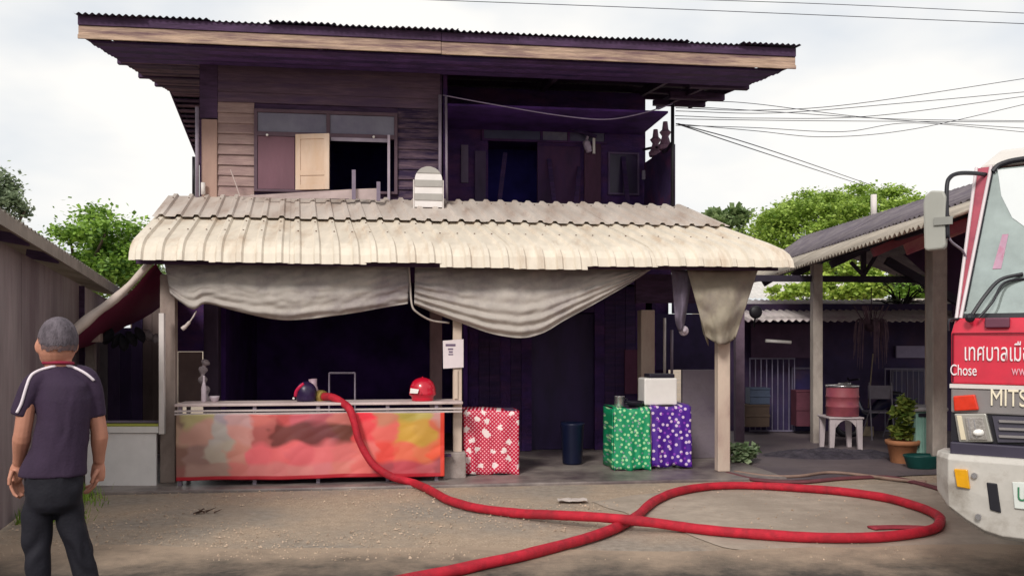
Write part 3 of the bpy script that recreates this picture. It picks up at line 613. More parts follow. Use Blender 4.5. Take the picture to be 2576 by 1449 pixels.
# small pale things at the left end of the counter
for px, w_, h_, lab, nm, cat in ((513, .03, .30, 'tall pale bottle at the left end of the counter', 'bottle', 'bottle'), (540, .055, .07, 'small white bowl on the counter near the bottle', 'bowl', 'bowl')):
    q = at_counter(px, 1012, .02); q.z = zc; m = MB()
    if nm == 'bottle': m.rings([(q.x, q.y, q.z+z_*h_, w_*r_, w_*r_) for z_, r_ in ((0,.9),(.05,1),(.55,1),(.7,.6),(.8,.35),(.95,.35),(1,.4))], 12, I3)
    else: m.rings([(q.x, q.y, q.z+z_*h_, w_*r_, w_*r_) for z_, r_ in ((0,.5),(.2,.7),(.7,.95),(1,1),(.9,.85),(.4,.6))], 14, I3)
    tag(m.build(nm, M('pale_ceramic', '#b9aab2', .35, .1, 8, bump=0), None, smooth=True), lab, cat)
q = HP(515, 960, .7); m = MB(); m.tube(spline([HP(520, 905, .7), HP(512, 925, .7), HP(510, 955, .68), HP(518, 985, .7), HP(521, 1015, .7)], 6), [.02, .05, .06, .05, .03]*5, 8)
tag(m.build('hanging_cloth', M('crumpled_pale_cloth', '#b3a3a6', .8, .2, 10, bump=.4, bscale=20), None, smooth=True), 'crumpled pale cloth hanging beside the dusky pillar', 'cloth')
# paper notice fixed to the middle post
q0 = HP(1114, 856, -.03); q1 = HP(1166, 926, -.03)
note = thing('paper_notice', (q0+q1)/2, 'white paper notice fixed to the middle porch post', 'notice')
m = MB(); m.prism([HP(1114, 857, -.03), HP(1166, 853, -.03), HP(1166, 924, -.03), HP(1115, 927, -.03)], HV*.004); m.build('sheet', M('sun_bleached_paper', '#ded0d2', .7, .05, 5, bump=.05), note)
INK = M('grey_print', '#6d5a72', .7, .1, 8, bump=0)
m = MB()
for (x0, x1, y0, y1) in ((1121, 1146, 865, 871), (1127, 1140, 876, 880), (1129, 1139, 883, 887), (1128, 1140, 890, 893)):
    m.prism([HP(x0, y0, -.033), HP(x1, y0, -.033), HP(x1, y1, -.033), HP(x0, y1, -.033)], HV*.001)
m.build('print', INK, note)
m = MB(); m.beam(HP(1147, 930, -.02), HP(1147, 1003, -.02), .045, .012, HV); tag(m.build('door_handle_plate', PALEPOST, None, bevel=.004), 'pale upright strip under the notice on the middle post', 'strip')

# ------------------------------------------------------------------ cloth covered tables with printed vinyl
def printed(name, base, spots, s1, th1, s2=None, th2=.1, c2='#e8d8d8', c3=None):
    m = bpy.data.materials.new(name); m.use_nodes = True; t = m.node_tree; N = t.nodes.new; K = t.links.new; bs = t.nodes['Principled BSDF']; bs.inputs['Roughness'].default_value = .45
    tc = N('ShaderNodeTexCoord'); sp = N('ShaderNodeSeparateXYZ'); cb = N('ShaderNodeCombineXYZ'); K(tc.outputs['Object'], sp.inputs[0]); K(sp.outputs[0], cb.inputs[0]); K(sp.outputs[2], cb.inputs[1])
    mpn = N('ShaderNodeMapping'); mpn.inputs['Rotation'].default_value = (0, 0, R(45)); K(cb.outputs[0], mpn.inputs[0])
    def vor(sc, th, rnd, warp=0):
        v = N('ShaderNodeTexVoronoi'); v.voronoi_dimensions = '2D'; v.inputs['Scale'].default_value = sc; v.inputs['Randomness'].default_value = rnd
        src = mpn.outputs[0]
        if warp:
            nn = N('ShaderNodeTexNoise'); nn.inputs['Scale'].default_value = 22; K(cb.outputs[0], nn.inputs['Vector']); ad = N('ShaderNodeMixRGB'); ad.blend_type = 'ADD'; ad.inputs[0].default_value = warp; K(src, ad.inputs[1]); K(nn.outputs['Color'], ad.inputs[2]); src = ad.outputs[0]
        K(src, v.inputs['Vector']); lt = N('ShaderNodeMath'); lt.operation = 'LESS_THAN'; lt.inputs[1].default_value = th; K(v.outputs['Distance'], lt.inputs[0]); return lt.outputs[0]
    n = N('ShaderNodeTexNoise'); n.inputs['Scale'].default_value = 5; K(tc.outputs['Object'], n.inputs['Vector'])
    r_ = N('ShaderNodeValToRGB'); r_.color_ramp.elements[0].color = (*[x*.75 for x in lin(base)], 1); r_.color_ramp.elements[1].color = (*[min(1, x*1.2) for x in lin(base)], 1); K(n.outputs[0], r_.inputs[0]); out = r_.outputs[0]
    x = N('ShaderNodeMixRGB'); K(vor(s1, th1, .0 if s2 else .75), x.inputs[0]); K(out, x.inputs[1]); x.inputs[2].default_value = (*lin(spots), 1); out = x.outputs[0]
    if s2: x = N('ShaderNodeMixRGB'); K(vor(s2, th2, .9, .09), x.inputs[0]); K(out, x.inputs[1]); x.inputs[2].default_value = (*lin(c2), 1); out = x.outputs[0]
    if c3: x = N('ShaderNodeMixRGB'); K(vor(s1*.8, .14, .9), x.inputs[0]); K(out, x.inputs[1]); x.inputs[2].default_value = (*lin(c3), 1); out = x.outputs[0]
    K(out, bs.inputs['Base Color']); return m
def draped(px0, px1, py0, py1, v, depth, label, mat, name='table'):
    a, zt_ = F(px0, py0, v); b, _ = F(px1, py0, v); zt_ = F((px0+px1)/2, py0, v)[1]; zb_ = max(.045, F((px0+px1)/2, py1, v)[1])
    t = thing('cloth_covered_table', H((a+b)/2, v+depth/2, .035), label, 'table', 'tables wrapped in printed vinyl')
    m = MB(T=H); m.box(a+.02, b-.02, v+.03, v+depth, zt_-.03, zt_-.006); m.build('tabletop', DARKWOOD, t)
    for u_ in (a+.05, b-.05):
        for v_ in (v+.07, v+depth-.05):
            m = MB(T=H); m.box(u_-.02, u_+.02, v_-.02, v_+.02, .036, zt_-.032); m.build('leg', DARKWOOD, t)
    mb = MB(); L_ = [(v+depth, zt_), (v+.08, zt_), (v+.02, zt_-.004), (v, zt_-.03)]+[(v, zt_-.03-(zt_-.03-zb_)*k/8) for k in range(1, 9)]
    n = len(L_)-1
    def fn(s_, r_):
        i = min(int(r_*n), n-1); f = r_*n-i; v_ = L_[i][0]*(1-f)+L_[i+1][0]*f; z_ = L_[i][1]*(1-f)+L_[i+1][1]*f
        drop = max(0, (zt_-z_)/(zt_-zb_)); k_ = drop*.03
        return H(a+(b-a)*s_+.004*math.sin(r_*20), v_+k_*.6*math.sin(s_*9+a*5)+k_*.5*math.sin(s_*23+1)+.012*mnoise.noise(Vector((s_*6, r_*9, a)))-.03*drop, z_-.012*drop*math.sin(s_*11+a*3)-(.015 if s_ in (0, 1) and drop > 0 else 0)-.01*math.sin(s_*5+a)*(1-drop))
    mb.grid(fn, 28, n*2); mb.build('cloth', mat, t, smooth=True, solid=.004)
    for u_, sg in ((a, -1), (b, 1)):
        mb = MB(); mb.grid(lambda p, r_: H(u_+sg*(.004+.01*r_*math.sin(p*9)), v+.012+(depth-.02)*p, zt_-.01-(zt_-zb_-.012)*r_), 10, 8); mb.build('cloth', mat, t, smooth=True, solid=.004)
    return zt_
draped(1166, 1305, 1032, 1196, .12, .5, 'table wrapped in red vinyl with white dots and bows', printed('red_dotted_vinyl', '#c4103c', '#f2b4bc', 30, .28, 6.5, .22, '#f0dcd8'))
zg = draped(1544, 1635, 1026, 1192, .25, .55, 'table wrapped in bright green spotted vinyl', printed('green_spotted_vinyl', '#12905f', '#a8d8a0', 15, .24, c3='#7d8a90'))
zpu = draped(1638, 1738, 1021, 1172, .3, .55, 'table wrapped in purple spotted vinyl under the white box', printed('purple_spotted_vinyl', '#4a168c', '#d8c0da', 12, .22, c3='#8a3ab0'))
q0 = HP(1622, 1018, .4); u0 = F(1621, 1018, .38)[0]; u1 = F(1704, 1018, .38)[0]; zt_ = F(1660, 951, .38)[1]
bx = thing('white_box', H((u0+u1)/2, .5, zpu), 'white box with dark lid standing on the purple table', 'box')
m = MB(T=H); m.box(u0, u1, .38, .68, zpu+.006, zt_); m.build('body', WHITEPL, bx, bevel=.02)
m = MB(T=H); m.box(u0+.08, u1-.02, .42, .68, zt_+.001, zt_+.05); m.build('lid', DARKMETAL, bx, bevel=.01)
q = HP(1558, 1026, .4); q.z = zg
pot = thing('metal_pot', q, 'small grey metal pot on the green table', 'pot')
m = MB(); m.rings([(q.x, q.y, q.z+z_, r_, r_) for z_, r_ in ((.006,.055),(.02,.062),(.13,.062),(.136,.068),(.14,.066),(.136,.058),(.03,.055))], 16, I3); m.build('body', CHROME, pot, smooth=True)
m = MB(); m.tube(spline([q+Vector((.06,0,.11)), q+Vector((.1,0,.1)), q+Vector((.1,0,.05)), q+Vector((.06,0,.04))], 4), .007, 6); m.build('handle', DARKMETAL, pot)
q = HP(1596, 1026, .42); q.z = zg
m = MB(); m.rings([(q.x, q.y, q.z+z_, r_, r_) for z_, r_ in ((.006,.06),(.03,.1),(.07,.12),(.075,.118),(.03,.08))], 16, I3); tag(m.build('metal_tray', DARKMETAL, None, smooth=True), 'dark round pan on the green table', 'pan')
q = HP(1440, 1190, .9); m = MB(); q.z = .036; m.rings([(q.x, q.y, q.z+z_, r_, r_) for z_, r_ in ((0,.12),(.02,.13),(.5,.15),(.52,.16),(.54,.15),(.5,.13))], 18, I3)
tag(m.build('waste_bin', M('dark_blue_plastic', '#0e1530', .4, .1, 6, bump=0), None, smooth=True), 'dark blue plastic bin in the shaded doorway', 'bin')

# cable sagging across the burnt bay
m = MB(); m.tube(spline([HP(1114, 240, 1.9), HP(1250, 265, 1.8), HP(1400, 290, 1.75), HP(1520, 301, 1.75), HP(1610, 287, 1.8), HP(1692, 262, 1.94)], 6), .009, 6)
tag(m.build('sagging_cable', PALEWIRE, None, smooth=True), 'pale cable sagging across the blackened upper bay', 'cable')
# loose sheets and laths lying on the back of the porch roof
def on_roof(px, py, v): return HP(px, py, v)
m = MB(); m.prism([on_roof(592, 494, 1.6), on_roof(890, 476, 1.6), on_roof(950, 474, 1.6), on_roof(950, 503, 1.62), on_roof(890, 500, 1.62), on_roof(700, 499, 1.62)], HV*.01)
tag(m.build('loose_sheet', M('pale_loose_board', '#b9a6a4', .7, .12, 5, bump=.1), None), 'long pale board lying behind the top of the porch roof', 'board')
for px, y0, y1, lab in ((890, 428, 502, 'grey upright lath in front of the dark window'), (952, 458, 506, 'short grey upright lath beside the dark window')):
    m = MB(); m.beam(on_roof(px, y1, 1.55), on_roof(px, y0, 1.55), .05, .03, HV); tag(m.build('wooden_lath', M('grey_lath', '#7d7080', .8, .15, 8, bump=.1), None), lab, 'lath', 'laths on the porch roof')
m = MB(); m.tube([on_roof(580, 428, 1.8), on_roof(592, 460, 1.75), on_roof(604, 495, 1.7)], .01, 6); tag(m.build('loose_cable', M('pale_cord', '#b09c96', .7, .1, 9, bump=0), None), 'pale cord hanging down the brown board wall', 'cord')
# round topped slatted back
cx_, zb_ = F(1078, 512, 1.5); zt_ = F(1078, 419, 1.5)[1]; hw = (F(1113, 500, 1.5)[0]-F(1044, 500, 1.5)[0])/2
chb = thing('slatted_chair', H(cx_, 1.5, 3.38), 'white chair with a round topped slatted back above the porch roof', 'chair')
prof = []
nsl = 6; z = zb_-.05; hh = (zt_-zb_+.05)/nsl
for k in range(nsl):
    za, zz = z+hh*k, z+hh*(k+1)-.002; zc_ = zt_-hw
    def wid(q_): return hw if q_ <= zc_ else math.sqrt(max(0, hw*hw-(q_-zc_)**2))
    qs = [za+(zz-za)*i/4 for i in range(5)]
    m = MB(); m.prism([H(cx_-wid(q_), 1.5-(.012 if k % 2 else 0), q_) for q_ in qs]+[H(cx_+wid(q_)+.0005, 1.5-(.012 if k % 2 else 0), q_) for q_ in qs[::-1]], HV*.02)
    m.build('slat', M('white_slat', '#e3dcd8', .5, .05, 5, bump=0) if k % 2 == 0 else M('grey_slat', '#a7a29c', .5, .08, 5, bump=0), chb)
for s_ in (-1, 1):
    m = MB(); m.tube([H(cx_+s_*(hw+.012), 1.51, zb_-.09), H(cx_+s_*(hw+.012), 1.51, zt_-hw)], .011, 6); m.build('back_post', WHITEP, chb)

# ------------------------------------------------------------------ hoses
hp = [HP(806, 1003, .05)+Vector((0,0,.0)), HP(835, 1005, -.1), HP(862, 1014, -.24), HP(878, 1030, -.36), HP(890, 1062, -.40), HP(905, 1110, -.42), HP(935, 1165, -.46), HP(985, 1198, -.48), HP(1040, 1214, -.52)]
hp[0].z = zc+.05; hp[1].z = zc+.05
gl = [(1085, 1234), (1130, 1258), (1200, 1277), (1300, 1290), (1400, 1295), (1500, 1300), (1565, 1306), (1640, 1314), (1720, 1325), (1820, 1336), (1950, 1346), (2080, 1352), (2200, 1351), (2290, 1342), (2345, 1330), (2366, 1313), (2355, 1294), (2310, 1274), (2230, 1252), (2130, 1237), (2020, 1228), (1900, 1221), (1800, 1222), (1720, 1232), (1660, 1252), (1620, 1280), (1590, 1305), (1530, 1335), (1430, 1366), (1300, 1400), (1150, 1432), (950, 1475), (600, 1560)]
RH = .043
gp = []
for k, (x_, y_) in enumerate(gl):
    z_ = RH+.008
    if k in (5, 6): z_ += .062
    if k in (4, 7): z_ += .035
    gp.append(G(x_, y_, z_))
hl_ = spline(hp+gp, 9); m = MB(); m.tube([p+Vector((.012*mnoise.noise(p*3), .012*mnoise.noise(p*3+Vector((5,5,5))), 0)) for p in hl_], [RH*(1+.09*mnoise.noise(p*2.6)+.05*mnoise.noise(p*9)) for p in hl_], 14)
fh = thing('fire_hose', G(1560, 1306), 'charged red fire hose looping over the yard and up to the counter', 'hose')
m.build('hose_line', HOSE, fh, smooth=True)
q = hp[0]; d = (hp[0]-hp[1]).normalized()
BRASS = M('worn_brass', '#a88f4e', .35, .2, 12, bump=.1, metal=.6)
m = MB(); m.tube([q-d*.06, q-d*.05, q+d*.0, q+d*.01, q+d*.05, q+d*.06], [.055, .075, .08, .078, .07, .05], 14); m.build('coupling', BRASS, fh, smooth=False)
m = MB(); m.tube([q+d*.055, q+d*.10+Vector((0,0,.04)), q+d*.13+Vector((0,0,.12)), q+d*.14+Vector((0,0,.2))], [.05, .05, .045, .05], 14); m.build('nozzle', M('pinkish_grey_nozzle', '#a58a94', .4, .2, 8, bump=.1), fh, smooth=True)
m = MB(); m.tube(spline([G(1830, 1190, .02), G(1900, 1206, .02), G(2010, 1212, .02), G(2120, 1203, .02), G(2230, 1200, .02), G(2310, 1215, .02), G(2385, 1238, .02), Vector((4.5, 9.0, .02))], 8), .05, 8, .45)
tag(m.build('flat_hose', OLDHOSE, None, smooth=True), 'dull maroon flattened hose running behind the red loop to the truck', 'hose')
m = MB(); m.tube(spline([G(1848, 1186, .03), G(1930, 1197, .03), G(2010, 1197, .03), G(2100, 1188, .03), G(2260, 1206, .03), G(2330, 1212, .03)], 8), .02, 6)
tag(m.build('thin_pipe', M('pale_brown_pipe', '#8d7468', .7, .2, 8, bump=.1), None, smooth=True), 'thin pale brown pipe along the edge of the side yard', 'pipe')
m = MB(); m.tube(spline([G(2192, 1327, .02), G(2210, 1326, .02), G(2255, 1325, .02), G(2310, 1326, .02), G(2322, 1327, .02)], 4), [.06, .062]+[.062]*13+[.062, .06], 10, .25)
tag(m.build('hose_offcut', M('dull_red_hose', '#94303c', .75, .2, 9, bump=.3, bscale=120), None, smooth=True), 'short flat red hose piece lying inside the loop', 'hose')
# small litter
m = MB(); q = G(520, 1292, 0); 
for k in range(7):
    p = q+Vector((random.uniform(-.13,.16), random.uniform(-.05,.05), .012)); m.tube([p, p+Vector((random.uniform(-.09,.12), random.uniform(-.03,.03), .02+random.random()*.03))], [.016, .004], 5, .5)
tag(m.build('dry_leaf_clump', M('dry_leaf', '#5b4338', .8, .3, 9, bump=.2), None), 'clump of dry brown leaves on the gravel left of the hose', 'leaves')
m = MB(); q = G(1440, 1264, .0)
m.grid(lambda a, b: q+Vector(((a-.5)*.3, (b-.5)*.16, .03+.03*mnoise.noise(Vector((a*4, b*4, 3))))), 8, 5)
tag(m.build('paper_scrap', M('dirty_white_paper', '#b8aca4', .8, .1, 6, bump=.1), None, solid=.003), 'dirty white scrap of paper on the wet concrete', 'paper')

# ------------------------------------------------------------------ left: lean-to tarp, white stall, sheds
fe = [(392, 662, 9.9), (345, 715, 9.8), (300, 758, 9.7), (250, 796, 9.6), (205, 836, 9.5), (170, 866, 9.45), (110, 880, 9.4), (70, 882, 9.4)]
be = [(446, 735, 12.2), (420, 760, 12.2), (385, 785, 12.2), (345, 808, 12.2), (300, 828, 12.2), (260, 838, 12.2), (220, 842, 12.2), (180, 846, 12.2)]
fs = spline([P(*p) for p in fe], 6); bsn = spline([P(*p) for p in be], 6); n = len(fs)-1
tarp = thing('lean_to_tarp', Vector((-4.6, 9.7, 0)), 'tarp with dark red underside sloping down from the left porch eave', 'tarp')
m = MB(); m.grid(lambda a, b: fs[round(a*n)].lerp(bsn[round(a*n)], b)+Vector((0, 0, -.12*math.sin(math.pi*b)*(.3+.7*a)+.02*mnoise.noise(Vector((a*8, b*5, 0))))), n, 14)
o = m.build('canopy', REDCANVAS, tarp, smooth=True, fix=False)
me = o.data
if me.polygons[10].normal.z < 0: me.flip_normals()
m = MB(); nn_ = int(n*.80); m.tube([p+Vector((-.05-.02*k/nn_, -.02, .01)) for k, p in enumerate(fs[:nn_+1])], [.055+.06*k/nn_+.008*math.sin(k*.7) for k in range(nn_+1)], 12, .6); m.build('rolled_edge', M('pale_rolled_canvas', '#c2b2a8', .85, .1, 5, bump=.15, bscale=30), tarp, smooth=True)
m = MB(); m.tube([p+Vector((-.02, -.02, -.02)) for p in fs[nn_-3:]], [.05]*4+[.04]*(n-nn_), 8, .7); m.build('rolled_edge', M('faded_maroon_canvas', '#8a4650', .8, .2, 6, bump=.15), tarp, smooth=True)
a = P(92, 900, 9.5); m = MB(); m.box(a.x-.05, a.x+.05, 9.5, 9.6, 0, a.z+.09); tag(m.build('wooden_post', PALEPOST, None, bevel=.01), 'tan wooden post holding the low end of the tarp', 'post')
stall = thing('food_stall', P(310, 1225, 9.75), 'white food stall with a tall upright beside the left porch post', 'stall')
def pbox(px0, px1, py0, py1, Y, th, name, mat, parent, bevel=0):
    a = P(px0, py1, Y); b = P(px1, py0, Y); m = MB(); m.box(a.x, b.x, Y, Y+th, max(a.z, .004), b.z); return m.build(name, mat, parent, bevel=bevel)
ST = 9.85
pbox(214, 398, 1074, 1082, ST+.09, .4, 'inner_top', DARKWOOD, stall)
pbox(214, 392, 1090, 1222, ST, .03, 'panel', M('stall_white_panel', '#f0ebe8', .5, .05, 5, bump=.05, col2='#ddd5d0', amt=.34, s2=1.5), stall, .004)
pbox(212, 398, 1073, 1089, ST-.02, .09, 'ledge', WHITEPL, stall, .004)
pbox(212, 398, 1066, 1072, ST-.01, .07, 'shelf', M('yellow_green_shelf', '#a8a94e', .5, .1, 5, bump=0), stall)
pbox(399, 412, 788, 1092, ST-.03, .05, 'upright', WHITEP, stall, .004); pbox(380, 392, 1090, 1230, ST+.04, .04, 'leg', WHITEP, stall)
pbox(216, 228, 1090, 1230, ST+.36, .04, 'leg', WHITEP, stall); pbox(380, 392, 1090, 1226, ST+.42, .04, 'leg', WHITEP, stall)
pbox(216, 228, 1090, 1230, ST+.04, .04, 'leg', WHITEP, stall)
pbox(214, 398, 1058, 1063, ST+.35, .04, 'rear_rail', PIPE, stall)
# boards and clutter behind the stall
fence = thing('board_screen', P(310, 1150, 12.6), 'dusky screen of upright boards behind the white stall', 'screen')
x_ = 165
for k, (w_, c) in enumerate(((48, '#5d5358'), (34, '#6a6066'), (24, '#7d7478'), (30, '#4a3a5a'), (30, '#3a2a50'), (28, '#44345a'), (24, '#6b5a58'), (26, '#6e5e5a'), (30, '#4a3d52'))):
    pbox(x_, x_+w_-1, (836 if k < 5 else 770)+random.uniform(-6, 8)-3*k, 1180, 12.6+random.uniform(0, .02), .025, 'plank', M('screen_board_%d' % k, c, .85, .25, 4, (1,1,.4), .2, 20), fence); x_ += w_
for (px, py, r_, c, lab, nm, cat) in ((355, 850, .09, '#b8aeb0', 'crumpled pale plastic sheet on a line above the stall', 'plastic_sheet', 'plastic sheet'),):
    m = MB(); m.tube(spline([P(345, 845, 11.6), P(362, 838, 11.6), P(385, 850, 11.6), P(412, 852, 11.6)], 6), [.04, .06, .07, .05, .06, .04]*3+[.03], 8)
    tag(m.build(nm, M('pale_plastic_sheet', c, .5, .2, 10, bump=.5, bscale=18), None, smooth=True), lab, cat)
pbox_o = MB(); a = P(225, 880, 11); pbox_o.box(a.x-.05, a.x+.06, a.y, a.y+.06, 1.0, 1.62); tag(pbox_o.build('grey_upright', CONC, None), 'short grey upright standing under the tarp', 'post')
m = MB(); a = P(235, 850, 10.4); m.box(a.x-.07, a.x+.07, a.y, a.y+.1, a.z-.05, a.z+.06); tag(m.build('lamp_box', M('beige_box', '#b39c94', .6, .1, 6, bump=0), None, bevel=.01), 'small beige box hung under the tarp edge', 'box')
# black bunched net under the tarp
m = MB(); m.tube(spline([P(262, 842, 10.6), P(290, 855, 10.6), P(310, 862, 10.6), P(335, 850, 10.6), P(360, 838, 10.6)], 6), [.03, .08, .11, .09, .05]*5, 8); tag(m.build('shade_net', M('black_net', '#1c1a22', .9, .3, 20, bump=.5, bscale=30), None, smooth=True), 'black shade net bunched under the tarp', 'net')

# shed on the left: grey cement board wall running away from the road, sloping roof
shed = thing('grey_shed', Vector((-5.2, 10.5, 0)), 'grey cement board shed at the left edge with a sloping roof', 'shed')
W0, W1 = Vector((-4.33, 7.4, 0)), Vector((-6.24, 13.9, 0)); wd = (W1-W0).normalized(); wn = Vector((-wd.y, wd.x, 0))
def shz(t): return 2.60-.27*t
CB = M('stained_cement_board', '#8d8081', .85, .2, 2.2, (1,1,.18), .15, 25, '#6b5a5e', .45, 1.6)
CB2 = M('paler_cement_board', '#aca09d', .85, .12, 2.5, (1,1,.2), .15, 25, '#8f8280', .42, 1.5)
ln = (W1-W0).length; edges = [-2.4, -1.2, 0, .95, 1.9, 2.9, 3.85, 4.9, 5.85, ln]
for k, (a, b) in enumerate(zip(edges, edges[1:])):
    m = MB(); f_ = [W0+wd*(a+.006)+Vector((0,0,.02)), W0+wd*(b-.006)+Vector((0,0,.02)), W0+wd*(b-.006)+Vector((0,0,shz(b/ln)-.1)), W0+wd*(a+.006)+Vector((0,0,shz(a/ln)-.1))]
    m.prism(f_, wn*.02); m.build('wall_panel', CB if b < 4.2 else CB2, shed)
m = MB(); m.beam(W0+wd*3.87-wn*.03+Vector((0,0,0)), W0+wd*3.87-wn*.03+Vector((0,0,shz(.57)-.12)), .06, .05, wd); m.build('post', DARKWOOD, shed)
side = MB(); side.prism([W0-wd*2.4+wn*.05+Vector((0,0,.02)), W0-wd*2.4+wn*4+Vector((0,0,.02)), W0-wd*2.4+wn*4+Vector((0,0,2.5)), W0-wd*2.4+wn*.05+Vector((0,0,2.5))], wd*.02); side.build('front_wall', CB, shed)
back = MB(); back.prism([W1+wn*.05+Vector((0,0,.02)), W1+wn*4+Vector((0,0,.02)), W1+wn*4+Vector((0,0,2.2)), W1+wn*.05+Vector((0,0,2.2))], -wd*.02); back.build('back_wall', CB, shed)
SR = M('mossy_cement_sheet', '#a59d92', .85, .18, 4, bump=.25, bscale=25, col2='#868073', amt=.45, s2=2)
nr = 7
for k in range(nr):
    a, b = -2.6+(ln+3.0)*k/nr, -2.6+(ln+3.0)*(k+1)/nr
    m = MB(); m.grid(lambda s_, r_: W0+wd*(a+(b-a)*s_+.0)-wn*(.22-4.4*r_)+Vector((0, 0, shz((a+(b-a)*s_)/ln)+.02+.9*r_+.022*math.sin(2*math.pi*(a+(b-a)*s_)/.146))), 48, 2)
    m.build('roof_sheet', SR, shed, smooth=True, solid=.008, fix=False)
m = MB(); m.prism([W0-wd*2.6-wn*.235+Vector((0,0,shz(-2.6/ln)-.10)), W1+wd*.4-wn*.235+Vector((0,0,shz(1.05)-.10)), W1+wd*.4-wn*.235+Vector((0,0,shz(1.05)+.01)), W0-wd*2.6-wn*.235+Vector((0,0,shz(-2.6/ln)+.01))], wn*.025); m.build('fascia_board', M('grey_fascia', '#8f857c', .8, .2, 4, bump=.2), shed)
for a in (-.9, .35, 1.6):
    m = MB(); m.beam(W0+wd*a-wn*.2+Vector((0,0,shz(a/ln)-.07)), W0+wd*a+wn*.1+Vector((0,0,shz(a/ln)-.02)), .05, .09); m.build('rafter_end', DARKWOOD, shed)
# grass and bits beside the shed
gr = MB()
for k in range(2600):
    y_ = random.uniform(7.9, 9.6); x0 = W0.x+(y_-W0.y)*wd.x/wd.y; x_ = x0+.05+abs(random.gauss(0, .2))
    h_ = random.uniform(.04, .15); a = random.random()*6.28; d = Vector((math.cos(a), math.sin(a), 0))*.006; lean = Vector((random.uniform(-.05,.05), random.uniform(-.05,.05), h_))
    i = gr.pts([Vector((x_, y_, 0))-d, Vector((x_, y_, 0))+d, Vector((x_, y_, 0))+lean]); gr.f.append((i, i+1, i+2))
gr.build('grass', M('short_grass', '#7d9a34', .7, .4, 3, bump=0), kind='stuff')
q = G(52, 1235); m = MB(); m.rings([(q.x, q.y, z_, r_, r_) for z_, r_ in ((.005,.13),(.05,.14),(.45,.17),(.47,.185),(.5,.18),(.47,.16))], 18, I3); tag(m.build('green_bucket', M('green_plastic', '#1f7a3d', .45, .1, 6, bump=0), None, smooth=True), 'green plastic tub behind the man by the shed', 'tub')
q = G(8, 1215); m = MB(); m.rings([(q.x, q.y, z_, r_, r_) for z_, r_ in ((.005,.12),(.6,.125),(.61,.14),(.66,.14),(.67,.1))], 18, I3); tag(m.build('grey_drum', M('grey_plastic', '#8f8a90', .6, .15, 6, bump=.05), None, smooth=True), 'grey drum against the shed wall', 'drum')

# ------------------------------------------------------------------ right: open shelter with cement roof, back shop
shel = thing('open_shelter', Vector((5.6, 13.5, 0)), 'open shelter with grey corrugated roof to the right of the house', 'shelter')
def EV(Y): return Vector((4.39+.064*(Y-8.6), Y, 2.90))
def RD(Y): return Vector((6.85-.05*(Y-13), Y, 3.92))
GREYS = M('old_grey_cement_sheet', '#776e72', .85, .2, 4, bump=.25, bscale=25, col2='#5f5660', amt=.45, s2=2.5)
LIGHTS = M('pale_cement_sheet', '#b0a597', .85, .2, 4, bump=.25, bscale=25, col2='#8f8478', amt=.4, s2=2.5)
YS = [8.3+k*1.05 for k in range(12)]
for a, b in zip(YS, YS[1:]):
    for (t0_, t1_, mt, lf) in ((-.09, .36, LIGHTS, 0), (.33, 1.0, GREYS, .03)):
        m = MB(); m.grid(lambda s_, r_: EV(a-.03+(b-a+.06)*s_).lerp(RD(a-.03+(b-a+.06)*s_), t0_+(t1_-t0_)*r_)+Vector((0, 0, lf+.024*math.sin(2*math.pi*(a+(b-a)*s_)/.142))), 44, 2)
        m.build('roof_sheet', mt, shel, smooth=True, solid=.008, fix=False)
    m = MB(); m.grid(lambda s_, r_: RD(a-.03+(b-a+.06)*s_)+Vector((2.6*r_, 0, .03-1.05*r_+.024*math.sin(2*math.pi*(a+(b-a)*s_)/.142))), 44, 2); m.build('roof_sheet', GREYS, shel, smooth=True, solid=.008, fix=False)
POSTC = M('shelter_concrete_post', '#a89d94', .85, .18, 6, (1,1,.5), .3, 30, '#8a7d78', .4, 2.5)
for (px, Y, w_, ztop_) in ((2058, 14.1, .155, 2.86), (2365, 11.4, .19, 3.25)):
    q = P(px, 900, Y); m = MB(); m.box(q.x-w_/2, q.x+w_/2, Y, Y+w_, 0, ztop_); m.build('post', POSTC, shel, bevel=.012)
q = P(1862, 900, 14.3); m = MB(); m.box(q.x-.07, q.x+.07, 14.3, 14.44, 0, 2.6); m.build('post', M('dusky_post', '#6d5a6a', .85, .2, 5, bump=.2), shel)
q = P(2338, 900, 13.3); m = MB(); m.box(q.x-.035, q.x+.035, 13.3, 13.37, 0, 3.2); m.build('pipe', PALEPOST, shel); m = MB(); m.box(q.x+.05, q.x+.1, 13.3, 13.36, 1.5, 3.2); m.build('pipe', BLACK, shel)
q = P(2058, 700, 14.1)
DT = M('dark_truss_timber', '#2e2635', .8, .3, 5, bump=.2)
m = MB(); m.beam(P(1895, 700, 14.25), P(2345, 704, 14.1), .07, .10); m.build('tie_beam', DT, shel)
m = MB(); m.beam(P(2172, 696, 14.15), P(2172, 625, 14.15), .07, .07); m.build('king_post', DT, shel)
m = MB(); m.beam(P(2175, 690, 14.12), P(2205, 640, 14.12), .05, .05); m.build('strut', DT, shel); m = MB(); m.beam(P(2169, 690, 14.12), P(2140, 660, 14.12), .05, .05); m.build('strut', DT, shel)
m = MB(); m.beam(P(2230, 655, 14.0), P(2420, 765, 14.0), .10, .12); m.build('brace', DT, shel)
for a in (.12, .5, .85):
    m = MB(); m.beam(EV(8.4).lerp(RD(8.4), a)-Vector((0,0,.08)), EV(19.5).lerp(RD(19.5), a)-Vector((0,0,.08)), .06, .09); m.build('purlin', DT, shel)
for Y in (9.2, 11.2, 13.0, 15.2, 17.5):
    m = MB(); m.beam(EV(Y)-Vector((0,0,.15)), RD(Y)-Vector((0,0,.15)), .07, .11); m.build('rafter', M('reddish_rafter', '#7d3f48', .75, .2, 4, bump=.15) if Y < 12 else DT, shel)
